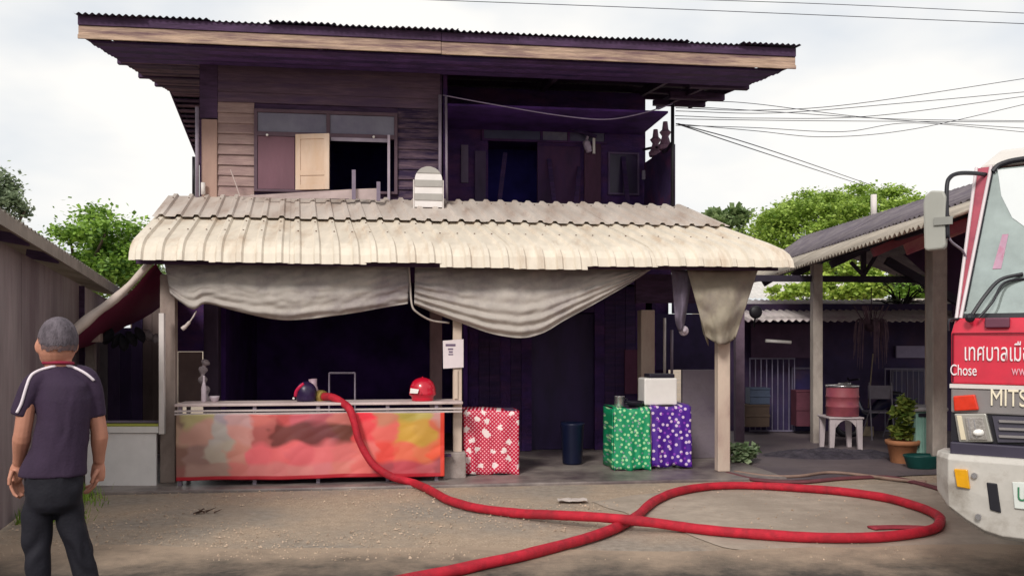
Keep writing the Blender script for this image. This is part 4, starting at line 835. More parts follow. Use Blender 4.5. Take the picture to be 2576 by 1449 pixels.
# dark boarded gable inside the near part of the roof
m = MB(); m.prism([P(2275, 640, 15.0), P(2460, 560, 15.0), P(2520, 850, 15.0), P(2400, 850, 15.0), P(2395, 745, 15.0)], (0, .03, 0)); m.build('gable_board', M('dark_maroon_board', '#3a1a3c', .8, .3, 3, bump=.15), shel)
m = MB(); a = P(2262, 605, 12.95); b = P(2440, 532, 12.4); m.beam(P(2275, 622, 12.9), P(2440, 556, 12.3), .05, .24); m.build('barge_board', M('salmon_board', '#e2a296', .75, .15, 5, bump=.1, col2='#c0607a', amt=.45, s2=1.2), shel)
m = MB(); m.tube([P(2198, 490, 16.5), P(2198, 560, 16.5)], .055, 10); m.build('vent_pipe', WHITEP, shel, smooth=True)
m = MB(); m.tube([P(2400, 470, 12), P(2400, 640, 12)], .015, 6)

shop = thing('back_shop', Vector((5.8, 16.4, 0)), 'dim shop behind the shelter under a low pale awning', 'shop')
DIM = M('dim_shop_wall', '#372b50', .8, .3, 2.5, bump=.15, col2='#4a344c', amt=.42, s2=1.2)
a = P(1838, 1100, 16); b = P(2560, 1100, 16)
m = MB(); m.box(a.x, b.x, 16.0, 16.1, 0, 2.3); m.build('wall', DIM, shop)
NW = 8
for k in range(NW):
    x0 = 3.75+k*.62; x1 = x0+.64
    m = MB(); m.grid(lambda s_, r_: Vector((x0+(x1-x0)*s_, 14.75+2.9*r_-.05*(k % 2), 1.965+.47*r_+.02*math.sin(2*math.pi*(x0+(x1-x0)*s_)/.12)+.004*(k % 2))), 40, 2)
    m.build('awning_sheet', M('pale_awning_sheet', '#cfc4c0', .6, .14, 4, bump=.1, col2='#b39da6', amt=.38, s2=2), shop, smooth=True, solid=.006, fix=False)
FR = M('shop_door_frame', '#5a5468', .5, .2, 6, bump=.05)
GL = M('dark_shop_glass', '#2c2450', .4, .3, 1.5, bump=.02, spec=.4, col2='#4a3448', amt=.4, s2=2.5)
for (x0, x1, y0, y1) in ((1990, 2066, 924, 1092), (2242, 2335, 930, 1092)):
    f_ = MB(); c0 = P(x0, y1, 15.96); c1_ = P(x1, y0, 15.96)
    for q in ((c0.x, c0.x+.03, c0.z, c1_.z), (c1_.x-.03, c1_.x, c0.z, c1_.z), (c0.x+.031, c1_.x-.031, c0.z, c0.z+.03), (c0.x+.031, c1_.x-.031, c1_.z-.03, c1_.z)): f_.box(q[0], q[1], 15.93, 15.99, q[2], q[3])
    d_ = f_.build('window', FR, shop); m = MB(); m.box(c0.x+.032, c1_.x-.032, 15.96, 15.97, c0.z+.032, c1_.z-.032); m.build('pane', GL, d_)
pbox(2255, 2330, 870, 900, 15.9, .06, 'sign_board', M('pale_lilac_board', '#8d84a0', .6, .1, 5, bump=0), shop)
pbox(1890, 2050, 815, 900, 15.88, .06, 'fascia_panel', M('dusky_mauve_panel', '#563e58', .7, .2, 4, bump=.1), shop)
pbox(1838, 2420, 1093, 1112, 15.4, .55, 'step', M('step_concrete', '#6d6470', .8, .15, 6, bump=.2), shop, .01)
m = MB(); m.tube([P(1926, 857, 15.2), P(1990, 861, 15.2)], .03, 10); tag(m.build('tube_lamp', WHITEPL, None, smooth=True), 'white fluorescent tube under the pale awning', 'lamp')
m = MB(); m.tube([P(1958, 851, 15.2), P(1958, 812, 15.2)], .006, 5)
# fan-like dark round thing and hanging dry plants on the awning edge
m = MB(); q = P(1901, 785, 14.6); m.ball(q, .11, 14, 8, (1, .4, 1)); m.tube([q, q+Vector((0,.1,-.25))], .015, 6); tag(m.build('round_lamp', BLACK, None, smooth=True), 'black round lamp hanging at the left end of the awning', 'lamp')
def leaves(name, mat, c, rad, n, size, parent=None, seed=1, flat=1.0, clumps=40, shell=.55, droop=0, cr=(.16, .34)):
    rnd = random.Random(seed); mb = MB(); cs = []
    for k in range(clumps):
        while True:
            p = Vector((rnd.uniform(-1,1), rnd.uniform(-1,1), rnd.uniform(-.75,1)))
            if shell*.8 < p.length < 1: break
        cs.append((p, rnd.uniform(*cr)))
    for k in range(n):
        p, r_ = cs[rnd.randrange(clumps)]
        d = Vector((rnd.gauss(0,1), rnd.gauss(0,1), rnd.gauss(0,.7)))*r_*.55
        q = Vector((c[0]+(p.x+d.x)*rad[0], c[1]+(p.y+d.y)*rad[1], c[2]+(p.z+d.z)*rad[2]))
        ax = Vector((rnd.gauss(0,1), rnd.gauss(0,1), rnd.gauss(0,.5)-droop)).normalized(); s = size*rnd.uniform(.6, 1.4)
        up = Vector((rnd.gauss(0,.6), rnd.gauss(0,.6), 1)); b = ax.cross(up).normalized()*s*.42
        i = mb.pts([q, q+ax*s*.5+b, q+ax*s, q+ax*s*.5-b]); mb.f.append((i, i+1, i+2, i+3))
    return mb.build(name, mat, parent, fix=False)
def leafmat(name, a, b, sc=1.2):
    m = bpy.data.materials.new(name); m.use_nodes = True; t = m.node_tree; N = t.nodes.new; K = t.links.new; bs = t.nodes['Principled BSDF']; bs.inputs['Roughness'].default_value = .55
    g = N('ShaderNodeNewGeometry'); n = N('ShaderNodeTexNoise'); n.inputs['Scale'].default_value = sc; tc = N('ShaderNodeTexCoord'); K(tc.outputs['Object'], n.inputs['Vector'])
    ad = N('ShaderNodeMath'); ad.operation = 'MULTIPLY_ADD'; ad.inputs[1].default_value = .45; K(g.outputs['Random Per Island'], ad.inputs[0]); K(n.outputs[0], ad.inputs[2])
    r_ = N('ShaderNodeValToRGB'); e = r_.color_ramp.elements; e[0].position = .45; e[0].color = (*lin(a), 1); e[1].position = 1.0; e[1].color = (*lin(b), 1); K(ad.outputs[0], r_.inputs[0])
    tr = N('ShaderNodeBsdfTranslucent'); K(r_.outputs[0], bs.inputs['Base Color']); K(r_.outputs[0], tr.inputs[0]); mxs = N('ShaderNodeMixShader'); mxs.inputs[0].default_value = .35
    K(bs.outputs[0], mxs.inputs[1]); K(tr.outputs[0], mxs.inputs[2]); K(mxs.outputs[0], t.nodes['Material Output'].inputs[0]); return m
BARK = M('tree_bark', '#5b4d42', .9, .3, 6, (1,1,.4), .5, 20)
def tree(px, py, Y, rad, n, size, mat, label, seed, clumps=40, shell=.55, trunk=.2, group='trees behind the houses', droop=0, cr=(.16, .34)):
    c = P(px, py, Y); t = thing('tree', (c.x, c.y, 0), label, 'tree', group)
    m = MB(); tp = c-Vector((0, 0, rad[2]*.5)); m.tube(spline([Vector((c.x, c.y, -.1)), Vector((c.x+.15, c.y, tp.z*.55)), tp], 6), [trunk*(1-.035*k) for k in range(13)], 10)
    rnd = random.Random(seed+5)
    for k in range(7):
        a = k*.9+rnd.random(); e = c+Vector((math.cos(a)*rad[0]*.7, math.sin(a)*rad[1]*.7, rad[2]*rnd.uniform(-.1, .5))); m.tube(spline([tp-Vector((0,0,.1*k)), tp.lerp(e, .5)+Vector((0,0,-.15)), e], 4), [trunk*.45*(1-.09*j) for j in range(9)], 6)
    m.build('trunk', BARK, t, smooth=True)
    leaves('crown', mat, c, rad, n, size, t, seed, clumps=clumps, shell=shell, droop=droop, cr=cr)
G1 = leafmat('bright_green_leaf', '#456828', '#a8cc58'); G2 = leafmat('grey_green_leaf', '#66765a', '#a8b692'); G3 = leafmat('rain_tree_leaf', '#67862a', '#bcd468', .8); G4 = leafmat('yellow_green_leaf', '#6a8a28', '#cadc6c')
tree(200, 650, 21, (1.65, 1.4, 1.25), 19000, .105, G1, 'bright green bushy tree rising between shed and house', 3, 30, .35)
tree(-10, 565, 24, (1.0, 1.2, 1.35), 11000, .11, G2, 'grey green tree at the left edge above the shed', 8, 36, .5)
tree(330, 680, 25, (.9, 1.0, .95), 7000, .11, G2, 'dull green tree partly hidden by the porch roof', 14, 30, .45)
tree(2135, 622, 42, (4.7, 4.2, 2.85), 95000, .14, G3, 'wide domed bright green tree above the shelter roof', 21, 520, .88, .5, cr=(.07, .16))
tree(1828, 575, 46, (1.1, 1.1, 1.0), 2600, .34, leafmat('pale_frond', '#4f6a3a', '#9fb07a'), 'pale feathery tree top behind the porch roof corner', 31, 22, .3, .16, droop=-.4)
def shrub(px, py, Y, rad, n, size, mat, label, seed, clumps=26, group='shrubs behind the back shop'):
    c = P(px, py, Y); t = thing('shrub', (c.x, c.y, 0), label, 'shrub', group)
    m = MB()
    for k in range(4): m.tube([Vector((c.x+.1*k-.15, c.y, 0)), c+Vector((rad[0]*.4*(k-1.5)/1.5, 0, 0))], [.04, .015], 6)
    m.build('stem', BARK, t); leaves('foliage', mat, c, rad, n, size, t, seed, clumps=clumps, shell=.3)
shrub(2010, 745, 25, (.85, .6, .55), 3200, .13, G4, 'yellow green shrub behind the left part of the awning', 41)
shrub(2140, 725, 25.5, (.95, .6, .6), 4200, .13, G4, 'largest yellow green shrub seen over the awning', 42)
shrub(2290, 735, 26.5, (.9, .6, .6), 2800, .13, G1, 'darker shrub over the right end of the awning', 43)
# pale neighbouring roofs far behind
far = thing('pale_house', Vector((8.5, 30, 0)), 'pale house far behind with a ribbed light roof', 'house')
RB = M('pale_ribbed_roof', '#c9c3bd', .6, .12, 4, bump=.1)
for k in range(8):
    x0 = 6.3+k*.62
    m = MB(); m.grid(lambda s_, r_: Vector((x0+.62*s_, 28+3.2*r_, 2.95+.95*r_+.03*abs(math.sin(2*math.pi*(x0+.62*s_)/.31)))), 24, 2); m.build('roof_sheet', RB, far, solid=.006, fix=False)
m = MB(); m.box(6.3, 11.2, 28.4, 31, 0, 2.9); m.build('wall', M('cream_wall', '#c8bfb0', .8, .1, 4, bump=.1), far)
m = MB(); m.box(9.6, 15.5, 23.6, 23.7, 0, 2.75); tag(m.build('pale_garden_wall', M('pale_garden_render', '#c2bdb0', .85, .12, 4, bump=.2, col2='#a8a292', amt=.4, s2=1), None), 'pale garden wall seen over the right end of the awning', 'wall')
# branchy bare shrub in front of the pale wall
m = MB(); rr = random.Random(5); c = P(2262, 775, 16.8)
tag_b = c
for k in range(16):
    a = rr.uniform(-1.3, 1.5); l_ = rr.uniform(.3, .75); e = c+Vector((math.sin(a)*l_*.9, rr.uniform(-.15,.15), math.cos(a)*l_*.8)); m.tube(spline([c+Vector((0,0,-.1)), c.lerp(e, .5)+Vector((rr.uniform(-.08,.08), 0, .05)), e], 4), [.028-.0028*j for j in range(9)], 5)
m.tube([Vector((c.x, c.y, 0)), c], [.05, .03], 6)
bt = thing('bare_shrub', (c.x, c.y, 0), 'dark twisted bare branches above the awning', 'shrub'); m.build('branch', M('dark_twig', '#2e2824', .9, .2, 8, bump=.1), bt); leaves('foliage', G2, c+Vector((.25, 0, .35)), (.6, .25, .35), 500, .08, bt, 6, clumps=14, shell=.2)
# hanging dry plant
c = P(2192, 800, 14.5); hpnt = thing('hanging_plant', c, 'dry brown plant hanging from the awning edge', 'plant')
m = MB(); m.ball(c+Vector((0,0,-.12)), .13, 12, 8, (1,1,.8)); m.tube([c, c+Vector((0,0,.5))], .008, 5); m.build('basket', M('dry_moss', '#4a3742', .95, .3, 14, bump=.5), hpnt, smooth=True)
m = MB()
for k in range(46):
    a = random.uniform(0, 6.28); l_ = random.uniform(.2, .75); q = c+Vector((math.cos(a)*.11, math.sin(a)*.11, -.1)); m.tube(spline([q, q+Vector((math.cos(a)*.12, math.sin(a)*.1, .06 if k % 3 else .22)), q+Vector((math.cos(a)*.17, math.sin(a)*.12, -l_ if k % 3 else .3))], 3), [.008]*6+[.003], 4)
m.build('trailing_stem', M('dry_stem', '#6b5560', .9, .3, 10, bump=0), hpnt)
# things in the shelter
q = G(2120, 1135)
stool = thing('plastic_stool', G(2128, 1132), 'white plastic stool with an arched side in the shelter', 'stool')
WP = M('old_white_plastic', '#bfb2b4', .5, .1, 6, bump=.05)
sc_ = q.y/FPX; w_ = 82*sc_; h_ = 86*sc_; x0 = P(2088, 1000, q.y).x; y0 = q.y
m = MB(); m.box(x0-.02, x0+w_+.02, y0-.02, y0+w_+.02, h_-.03, h_); m.build('seat', WP, stool, bevel=.012)
for dx in (0, w_-.09):
    for dy in (0, w_-.06):
        m = MB(); m.prism([Vector((x0+dx+(.0 if dx == 0 else .03), y0+dy, .0)), Vector((x0+dx+(.06 if dx == 0 else .09), y0+dy, .0)), Vector((x0+dx+.09, y0+dy, h_-.031)), Vector((x0+dx, y0+dy, h_-.031))], (0, .05, 0)); m.build('leg', WP, stool)
m = MB()
arch = [Vector((x0+.091+(w_-.182)*k/10, y0+.005, h_-.031-.015-.11*abs(2*k/10-1)**2.2)) for k in range(11)]
m.prism(arch+[Vector((x0+w_-.091, y0+.005, h_-.031)), Vector((x0+.091, y0+.005, h_-.031))], (0, .02, 0)); m.build('apron', WP, stool)
Yc = y0+w_*.42; dc = Vector((P(2119, 1000, Yc).x, Yc, h_+.001)); dr = 41*sc_; dh = 74*sc_
drum = thing('red_drum', dc, 'dull red round drum standing on the white stool', 'drum')
m = MB(); m.rings([(dc.x, dc.y, dc.z+z_*dh, r_*dr, r_*dr) for z_, r_ in ((0,.93),(.03,.97),(.3,.97),(.32,1),(.35,1),(.37,.97),(.64,.97),(.66,1),(.69,1),(.71,.97),(.96,.97),(1,.95))], 24, I3); m.build('body', M('dull_red_paint', '#9a4c56', .6, .2, 4, bump=.1, col2='#7a3a50', amt=.4, s2=4), drum, smooth=True)
m = MB(); m.rings([(dc.x, dc.y, dc.z+dh+z_, r_*dr, r_*dr) for z_, r_ in ((.001,1.0),(.02,1.02),(.03,1.0),(.04,.3),(.06,.25),(.065,.05))], 24, I3); m.build('lid', CHROME, drum, smooth=True)
for (px0, px1, py0, py1, n_, lab) in ((1885, 2000, 900, 1092, 9, 'dim metal grille standing against the shop wall behind the tube lamp'), (2225, 2340, 926, 1092, 9, 'dim metal grille behind the scooter and the bin')):
    a = P(px0, py1, 15.7); b = P(px1, py0, 15.7); gt = thing('metal_grille', ((a.x+b.x)/2, 15.7, a.z), lab, 'grille', 'grilles against the shop wall')
    GM = M('dim_grille_metal', '#6a6478', .5, .2, 6, bump=0)
    m = MB(); m.box(a.x, b.x, 15.69, 15.71, b.z-.025, b.z); m.box(a.x, b.x, 15.69, 15.71, a.z+.05, a.z+.075); m.build('frame', GM, gt)
    for k in range(n_):
        x_ = a.x+.01+(b.x-a.x-.02)*k/(n_-1); m = MB(); m.box(x_-.008, x_+.008, 15.692, 15.708, a.z+.076, b.z-.026); m.build('bar', GM, gt)
for (px, py, w_, h2_, Y_, c_, lab, nm, cat) in ((1905, 1092, .42, .38, 15.2, '#4a3a30', 'brown crate on the step at the left end of the shop', 'crate', 'crate'), (1912, 1035, .34, .28, 15.25, '#3a4458', 'blue grey crate stacked on the brown crate', 'crate', 'crate'), (2030, 1092, .36, .62, 15.3, '#5a2c3a', 'dull red cupboard on the step beside the shelter post', 'cupboard', 'cupboard')):
    q = P(px, py, Y_); m = MB(); z0 = .16 if py > 1050 else .545
    m.box(q.x-w_/2, q.x+w_/2, Y_, Y_+.32, z0, z0+h2_); m.box(q.x-w_/2-.01, q.x+w_/2+.01, Y_-.012, Y_-.001, z0+h2_*.44, z0+h2_*.56); m.box(q.x-w_/2-.01, q.x+w_/2+.01, Y_-.012, Y_-.001, z0+h2_-.03, z0+h2_+.004)
    tag(m.build(nm, M('dim_'+nm+c_[1:3], c_, .7, .2, 5, bump=.1), None, bevel=.008), lab, cat)
m = MB(); m.tube([P(2178, 1095, 15.1), P(2196, 890, 15.5)], .012, 6); m.box(P(2178, 1095, 15.1).x-.12, P(2178, 1095, 15.1).x+.12, 15.06, 15.12, .02, .18); tag(m.build('broom', M('pale_broom', '#8d7f6a', .8, .2, 8, bump=.1), None), 'broom leaning against the shop wall behind the red drum', 'broom')
m = MB(); q = P(2215, 1110, 14.6)
for dx in (-.18, .18):
    m.tube([Vector((q.x+dx, 14.5, .01)), Vector((q.x+dx, 14.62, .95))], .013, 6); m.tube([Vector((q.x+dx, 14.95, .01)), Vector((q.x+dx, 14.6, .5))], .013, 6)
m.box(q.x-.2, q.x+.2, 14.55, 14.95, .45, .475); m.box(q.x-.2, q.x+.2, 14.6, 14.62, .68, .9); tag(m.build('folding_chair', M('pale_chair_metal', '#77717c', .5, .2, 5, bump=0), None), 'grey folding chair in the dark beside the scooter', 'chair')
# motor scooter in the dark
q = G(2235, 1110); q.y += .3; q.z = 0
sco = thing('motor_scooter', q, 'dark parked motor scooter in the shade of the shelter', 'scooter')
for dx in (-.45, .5):
    c = q+Vector((dx, .25, .25)); m = MB(); ring_ = [c+Vector((math.cos(a)*.21, 0, math.sin(a)*.21)) for a in [2*math.pi*k/18 for k in range(19)]]; m.tube(ring_, .05, 8, cap=False); m.build('wheel', BLACK, sco, smooth=True)
DS = M('dark_scooter_paint', '#1b1838', .3, .1, 6, bump=0, coat=.4)
m = MB(); m.tube(spline([q+Vector((.55,.25,.6)), q+Vector((.2,.25,.62)), q+Vector((-.1,.25,.4)), q+Vector((-.32,.25,.5)), q+Vector((-.42,.25,.9))], 5), [.06,.09,.12,.13,.13,.12,.11,.1,.09,.09,.09,.09,.1,.1,.11,.12,.12,.11,.1,.08,.06], 10); m.build('body', DS, sco, smooth=True)
m = MB(); m.tube(spline([q+Vector((.5,.25,.72)), q+Vector((.2,.25,.74)), q+Vector((.0,.25,.7))], 4), [.05,.08,.09,.09,.09,.08,.08,.07,.05], 10, .6); m.build('seat', BLACK, sco, smooth=True)
m = MB(); m.tube(spline([q+Vector((-.36,.0,1.0)), q+Vector((-.42,.25,.97)), q+Vector((-.36,.5,1.0))], 4), .015, 6); m.build('handlebar', DARKMETAL, sco)
m = MB(); m.ball(q+Vector((-.5,.15,.92)), .06, 10, 6, (1,1.6,.6)); m.build('headlight', CHROME, sco, smooth=True)
# potted plant, bin, tub
q = G(2270, 1165); pl = thing('potted_plant', q, 'green plant in an orange clay pot beside the teal bin', 'plant')
m = MB(); m.rings([(q.x, q.y, z_, r_, r_) for z_, r_ in ((.0,.14),(.02,.15),(.25,.19),(.255,.215),(.31,.22),(.315,.19),(.28,.18))], 18, I3); m.build('pot', M('orange_clay', '#a8714e', .8, .15, 6, bump=.15), pl, smooth=True)
leaves('foliage', leafmat('pot_plant_leaf', '#4f6a2a', '#a0a850'), q+Vector((0,0,.60)), (.12, .12, .34), 620, .09, pl, 51, clumps=16, shell=.2)
q = G(2335, 1166); by = q.y; bn = thing('wheelie_bin', q, 'teal ribbed waste bin with grey lid beside the concrete post', 'bin')
TEAL = M('teal_plastic', '#8fb5a8', .5, .1, 5, bump=.05)
x0, x1 = P(2300, 1000, by).x, P(2376, 1000, by).x; zt_ = P(2300, 1035, by).z
m = MB(); m.prism([Vector((x0+.03, by, .01)), Vector((x1-.03, by, .01)), Vector((x1, by, zt_)), Vector((x0, by, zt_))], (0, .5, 0)); m.build('body', TEAL, bn, bevel=.02)
for k in range(9):
    xa = x0+.035+(x1-x0-.07)*k/8; m = MB(); m.beam(Vector((xa, by-.006, .03)), Vector((xa+(xa-(x0+x1)/2)*.08, by-.006, zt_-.03)), .018, .014, (0,1,0)); m.build('rib', TEAL, bn)
m = MB(); m.box(x0-.04, x1+.04, by-.05, by+.54, zt_+.001, zt_+.06); m.build('lid', M('grey_bin_lid', '#a8a3a5', .5, .1, 5, bump=0), bn, bevel=.025)
m = MB(); m.box(x0+.05, x1-.1, by-.03, by-.002, zt_-.07, zt_-.02); m.build('handle', DARKMETAL, bn, bevel=.008)
q = G(2316, 1178); m = MB(); m.rings([(q.x, q.y-.05, z_, r_, r_*.7) for z_, r_ in ((0.005,.17),(.03,.19),(.15,.23),(.17,.245),(.185,.24),(.15,.2),(.04,.16))], 20, I3); tag(m.build('plastic_tub', M('dark_green_plastic', '#12433f', .4, .15, 6, bump=0), None, smooth=True), 'dark green oval tub in front of the teal bin', 'tub')
q = G(1868, 1165); pl = thing('small_plant', q, 'low leafy plant at the foot of the right porch post', 'plant')
m = MB()
for k in range(6): m.tube([q+Vector((random.uniform(-.15,.15), random.uniform(-.1,.1), 0)), q+Vector((random.uniform(-.2,.2), random.uniform(-.1,.1), .2))], [.008, .004], 4)
m.build('stem', M('green_stem', '#4a5a2a', .7, .2, 6, bump=0), pl); leaves('foliage', leafmat('low_leaf', '#3a5a2a', '#a8b890'), q+Vector((0,0,.13)), (.24, .18, .13), 420, .09, pl, 61, clumps=18, shell=.2)
m = MB(); c0 = G(2085, 1146); 
def heap_pt(a, b):
    x = (a-.5)*2; y = (b-.5)*2; e_ = max(0, 1-(x*x+y*y)+.35*mnoise.noise(Vector((a*4, b*4, 2))))
    q = Vector((c0.x+x*.95, c0.y+y*.5, 0)); return Vector((q.x, q.y, .006+e_**.7*(.05+.05*abs(mnoise.noise(Vector((a*16, b*12, 5))))+.06*max(0, mnoise.noise(Vector((a*6, b*5, 1)))))))
m.grid(heap_pt, 70, 40)
m.build('dark_heap', M('dark_grey_heap', '#3a343e', .9, .35, 12, bump=.5, bscale=60, col2='#4f4850', amt=.45, s2=5), kind='stuff')  # low dark grey heap with an uneven top

# ------------------------------------------------------------------ fire truck at the right edge
TB = R(38); TO = P(2392, 900, 5.75); TO.z = 0; TF = Vector((math.cos(TB), -math.sin(TB), 0)); TV = Vector((math.sin(TB), math.cos(TB), 0)); TN = -TV
def TP(w_, n_, z_): return TO+TF*w_+TV*n_+Vector((0, 0, z_))
def tw_(px, py, n_=0): return onplane(px, py, TO, TF, TV, n_)
def TX(px, py, n_=0): w_, z_ = tw_(px, py, n_); return TP(w_, n_, z_)
TW = 2.05
truck = thing('fire_truck', TP(TW/2, 1, 0), 'red and white fire truck cab entering at the right edge', 'truck')
RED = M('fire_truck_red', '#d0203c', .35, .1, 5, bump=.03, coat=.4, col2='#b32a40', amt=.36, s2=3); TWH = M('bumper_white', '#c4beb6', .55, .12, 5, bump=.05, col2='#958c82', amt=.40, s2=5)
GRP = M('grey_grille_panel', '#86807f', .45, .1, 5, bump=.02); BLK = M('black_trim', '#1c1a22', .5, .15, 8, bump=.03)
def z_at(py): return tw_(2450, py)[1]
zr1, zr0 = z_at(800), z_at(966); zg0 = z_at(1040); zk0 = z_at(1112); zbt, zbb = z_at(1143), z_at(1345)
def tbox(w0, w1, n0, n1, z0, z1, name, mat, bevel=.0, parent=None): m = MB(T=TP); m.box(w0, w1, n0, n1, z0, z1); return m.build(name, mat, parent or truck, bevel=bevel)
# red front panel with a set-back upper lip, cab body behind
m = MB(); m.prism([TP(0, 0, zr0), TP(TW, 0, zr0), TP(TW, .0, zr1-.10), TP(TW-.02, .03, zr1), TP(.02, .03, zr1), TP(0, 0, zr1-.10)], TV*.2); m.build('front_panel', RED, truck, bevel=.012)
tbox(.0, TW, .21, 1.9, .62, zr1-.02, 'cab_body', RED, .03)
tbox(-.005, TW+.005, -.012, .02, zr0-.028, zr0-.002, 'chrome_strip', WHITEP)
# windscreen pillars: raked back and tapering inwards to the top
ztp = z_at(400)+.02; rk = .42; tp_ = .10
def ws(w_, z_): k = (z_-zr1)/(ztp-zr1); return TP(w_+(tp_*k if w_ < TW/2 else -tp_*k), .05+rk*k, z_)
m = MB(); f_ = [ws(.025, zr1), ws(.05, zr1), ws(.055, ztp), ws(-.035, ztp)]; m.prism(f_, TV*.06); m.build('pillar', M('dusty_red_pillar', '#a84a5a', .4, .15, 5, bump=.02, col2='#7d3048', amt=.4, s2=4), truck, bevel=.008)
m = MB(); f_ = [ws(TW, zr1), ws(TW-.05, zr1), ws(TW-.055, ztp), ws(TW+.04, ztp)]; m.prism(f_, TV*.06); m.build('pillar', RED, truck, bevel=.008)
for s_ in (.0, .052):
    m = MB(); m.tube([ws(s_-.002 if s_ else .025, zr1)-TV*.012, ws(s_+(.003 if s_ else -.035), ztp)-TV*.012], .011, 8); m.build('gutter', M('pale_gutter_trim', '#d2c4c6', .35, .05, 5, bump=0), truck)
WGL = M('windscreen_glass', '#a3aeaa', .06, .35, 1.8, bump=.05, bscale=3, spec=.9, coat=.6, metal=.5)
m = MB(); m.prism([ws(.055, zr1+.03), ws(TW-.055, zr1+.03), ws(TW-.06, ztp-.02), ws(.06, ztp-.02)], TV*.006); m.build('windscreen', WGL, truck)
m = MB(); m.prism([ws(.05, zr1-.0), ws(TW-.05, zr1-.0), ws(TW-.05, zr1+.028), ws(.05, zr1+.028)], TV*.02); m.build('cowl', BLK, truck)
m = MB(); m.tube([ws(.062, zr1+.05)-TV*.003, ws(.066, ztp-.05)-TV*.003], .010, 6); m.build('windscreen_seal', BLK, truck)
m = MB(); m.tube(spline([ws(.07, ztp-.04)-TV*.01, ws(.12, ztp+.01)-TV*.01, ws(.3, ztp+.03)-TV*.01, ws(1.0, ztp+.035)-TV*.01, ws(TW-.1, ztp)-TV*.01], 5), .018, 8); m.build('roof_seal', BLK, truck)
m = MB(); m.prism([TP(tp_-.03, rk+.07, ztp), TP(TW-tp_+.03, rk+.07, ztp), TP(TW-tp_-.1, rk+.12, ztp+.12), TP(tp_+.1, rk+.12, ztp+.12)], TV*1.3); m.build('cab_roof', M('truck_roof_white', '#d6d0ca', .4, .05, 5, bump=0), truck, bevel=.02)
tbox(.03, TW-.03, .55, 1.9, zr1-.01, ztp-.01, 'cab_rear', M('cab_interior', '#3b3b42', .8, .2, 4, bump=.05))
tbox(.5, TW-.5, .75, .95, ztp+.125, ztp+.27, 'light_bar', M('light_bar_plastic', '#8d5560', .3, .1, 5, bump=0), .02)
# white reflection painted as a flat shape on the glass, plus the sticker
m = MB(); m.prism([ws(.18, zr1+.32)-TV*.004, ws(.23, zr1+.32)-TV*.004, ws(.235, zr1+.55)-TV*.004, ws(.20, zr1+.55)-TV*.004], TV*.002); m.build('sticker', M('pink_sticker', '#b890a4', .3, .2, 5, bump=0, col2='#a8506c', amt=.4, s2=8), truck)
m = MB(); pv = [ws(.09, ztp-.03), ws(.8, ztp-.03), ws(.8, zr1+.5), ws(.5, zr1+.5), ws(.36, zr1+.56), ws(.24, zr1+.66), ws(.15, zr1+.82), ws(.10, zr1+1.0)]; m.prism([p-TV*.005 for p in pv], TV*.002); m.build('painted_reflection', M('white_reflection_paint', '#d9dcdc', .2, .03, 3, bump=0), truck)
# wipers
m = MB(); a = TX(2445, 800, .02); b = TX(2520, 705, .14); c = TX(2576, 690, .2); a -= TV*.06; b -= TV*.05; c -= TV*.05
m.tube(spline([a, a.lerp(b, .5)+Vector((0,0,.02)), b, c], 5), .012, 6); m.build('wiper_arm', BLK, truck)
m = MB(); m.tube(spline([a+TF*.05, TX(2500, 760, .05)-TV*.04, TX(2530, 712, .14)-TV*.04, TX(2600, 700, .2)-TV*.04], 5), .008, 6); m.build('wiper_blade', BLK, truck)
m = MB(); m.ball(a, .03, 10, 6); m.build('wiper_pivot', BLK, truck)
tbox(tw_(2478, 810)[0], tw_(2540, 810)[0], -.015, .03, z_at(825), z_at(800), 'grab_handle', M('plum_trim', '#6a3a4c', .5, .1, 6, bump=0), .008)
for w_ in (.012, TW-.012):
    m = MB(); m.tube([TP(w_, -.004, zr0+.01), TP(w_, -.004, zr1-.1)], .005, 5); m.build('panel_seam', M('dark_seam', '#5a1020', .7, .1, 6, bump=0), truck)
m = MB(); m.tube([TP(.01, -.003, zr1-.098), TP(TW-.01, -.003, zr1-.098)], .004, 5); m.build('panel_seam', M('dark_seam', '#5a1020'), truck)
# lettering
LW = M('white_lettering', '#f0e4e6', .4, .02, 5, bump=0)
w_, z_ = tw_(2424, 906, -.004); letters('เทศบาลเมือง', 'lettering', LW, truck, TP(w_, -.006, z_), TF, (0,0,1), .155, .003, sx=.53)
w_, z_ = tw_(2388, 943, -.004); letters('Chose', 'lettering', LW, truck, TP(w_+.005, -.006, z_), TF, (0,0,1), .1, .003, sx=.6)
w_, z_ = tw_(2545, 943, -.004); letters('www', 'lettering', M('faded_pink_lettering', '#e6a0ac', .4, .02, 5, bump=0), truck, TP(w_, -.006, z_), TF, (0,0,1), .09, .003, sx=.6)
tbox(.0, TW, .0, .2, zg0, zr0-.03, 'grille_panel', GRP, .01)
w_, z_ = tw_(2490, 1019, -.004); letters('MITSUBISHI', 'lettering', M('cream_badge', '#efe2c8', .3, .03, 5, bump=0), truck, TP(w_, -.008, z_), TF, (0,0,1), .15, .006, sx=.66)
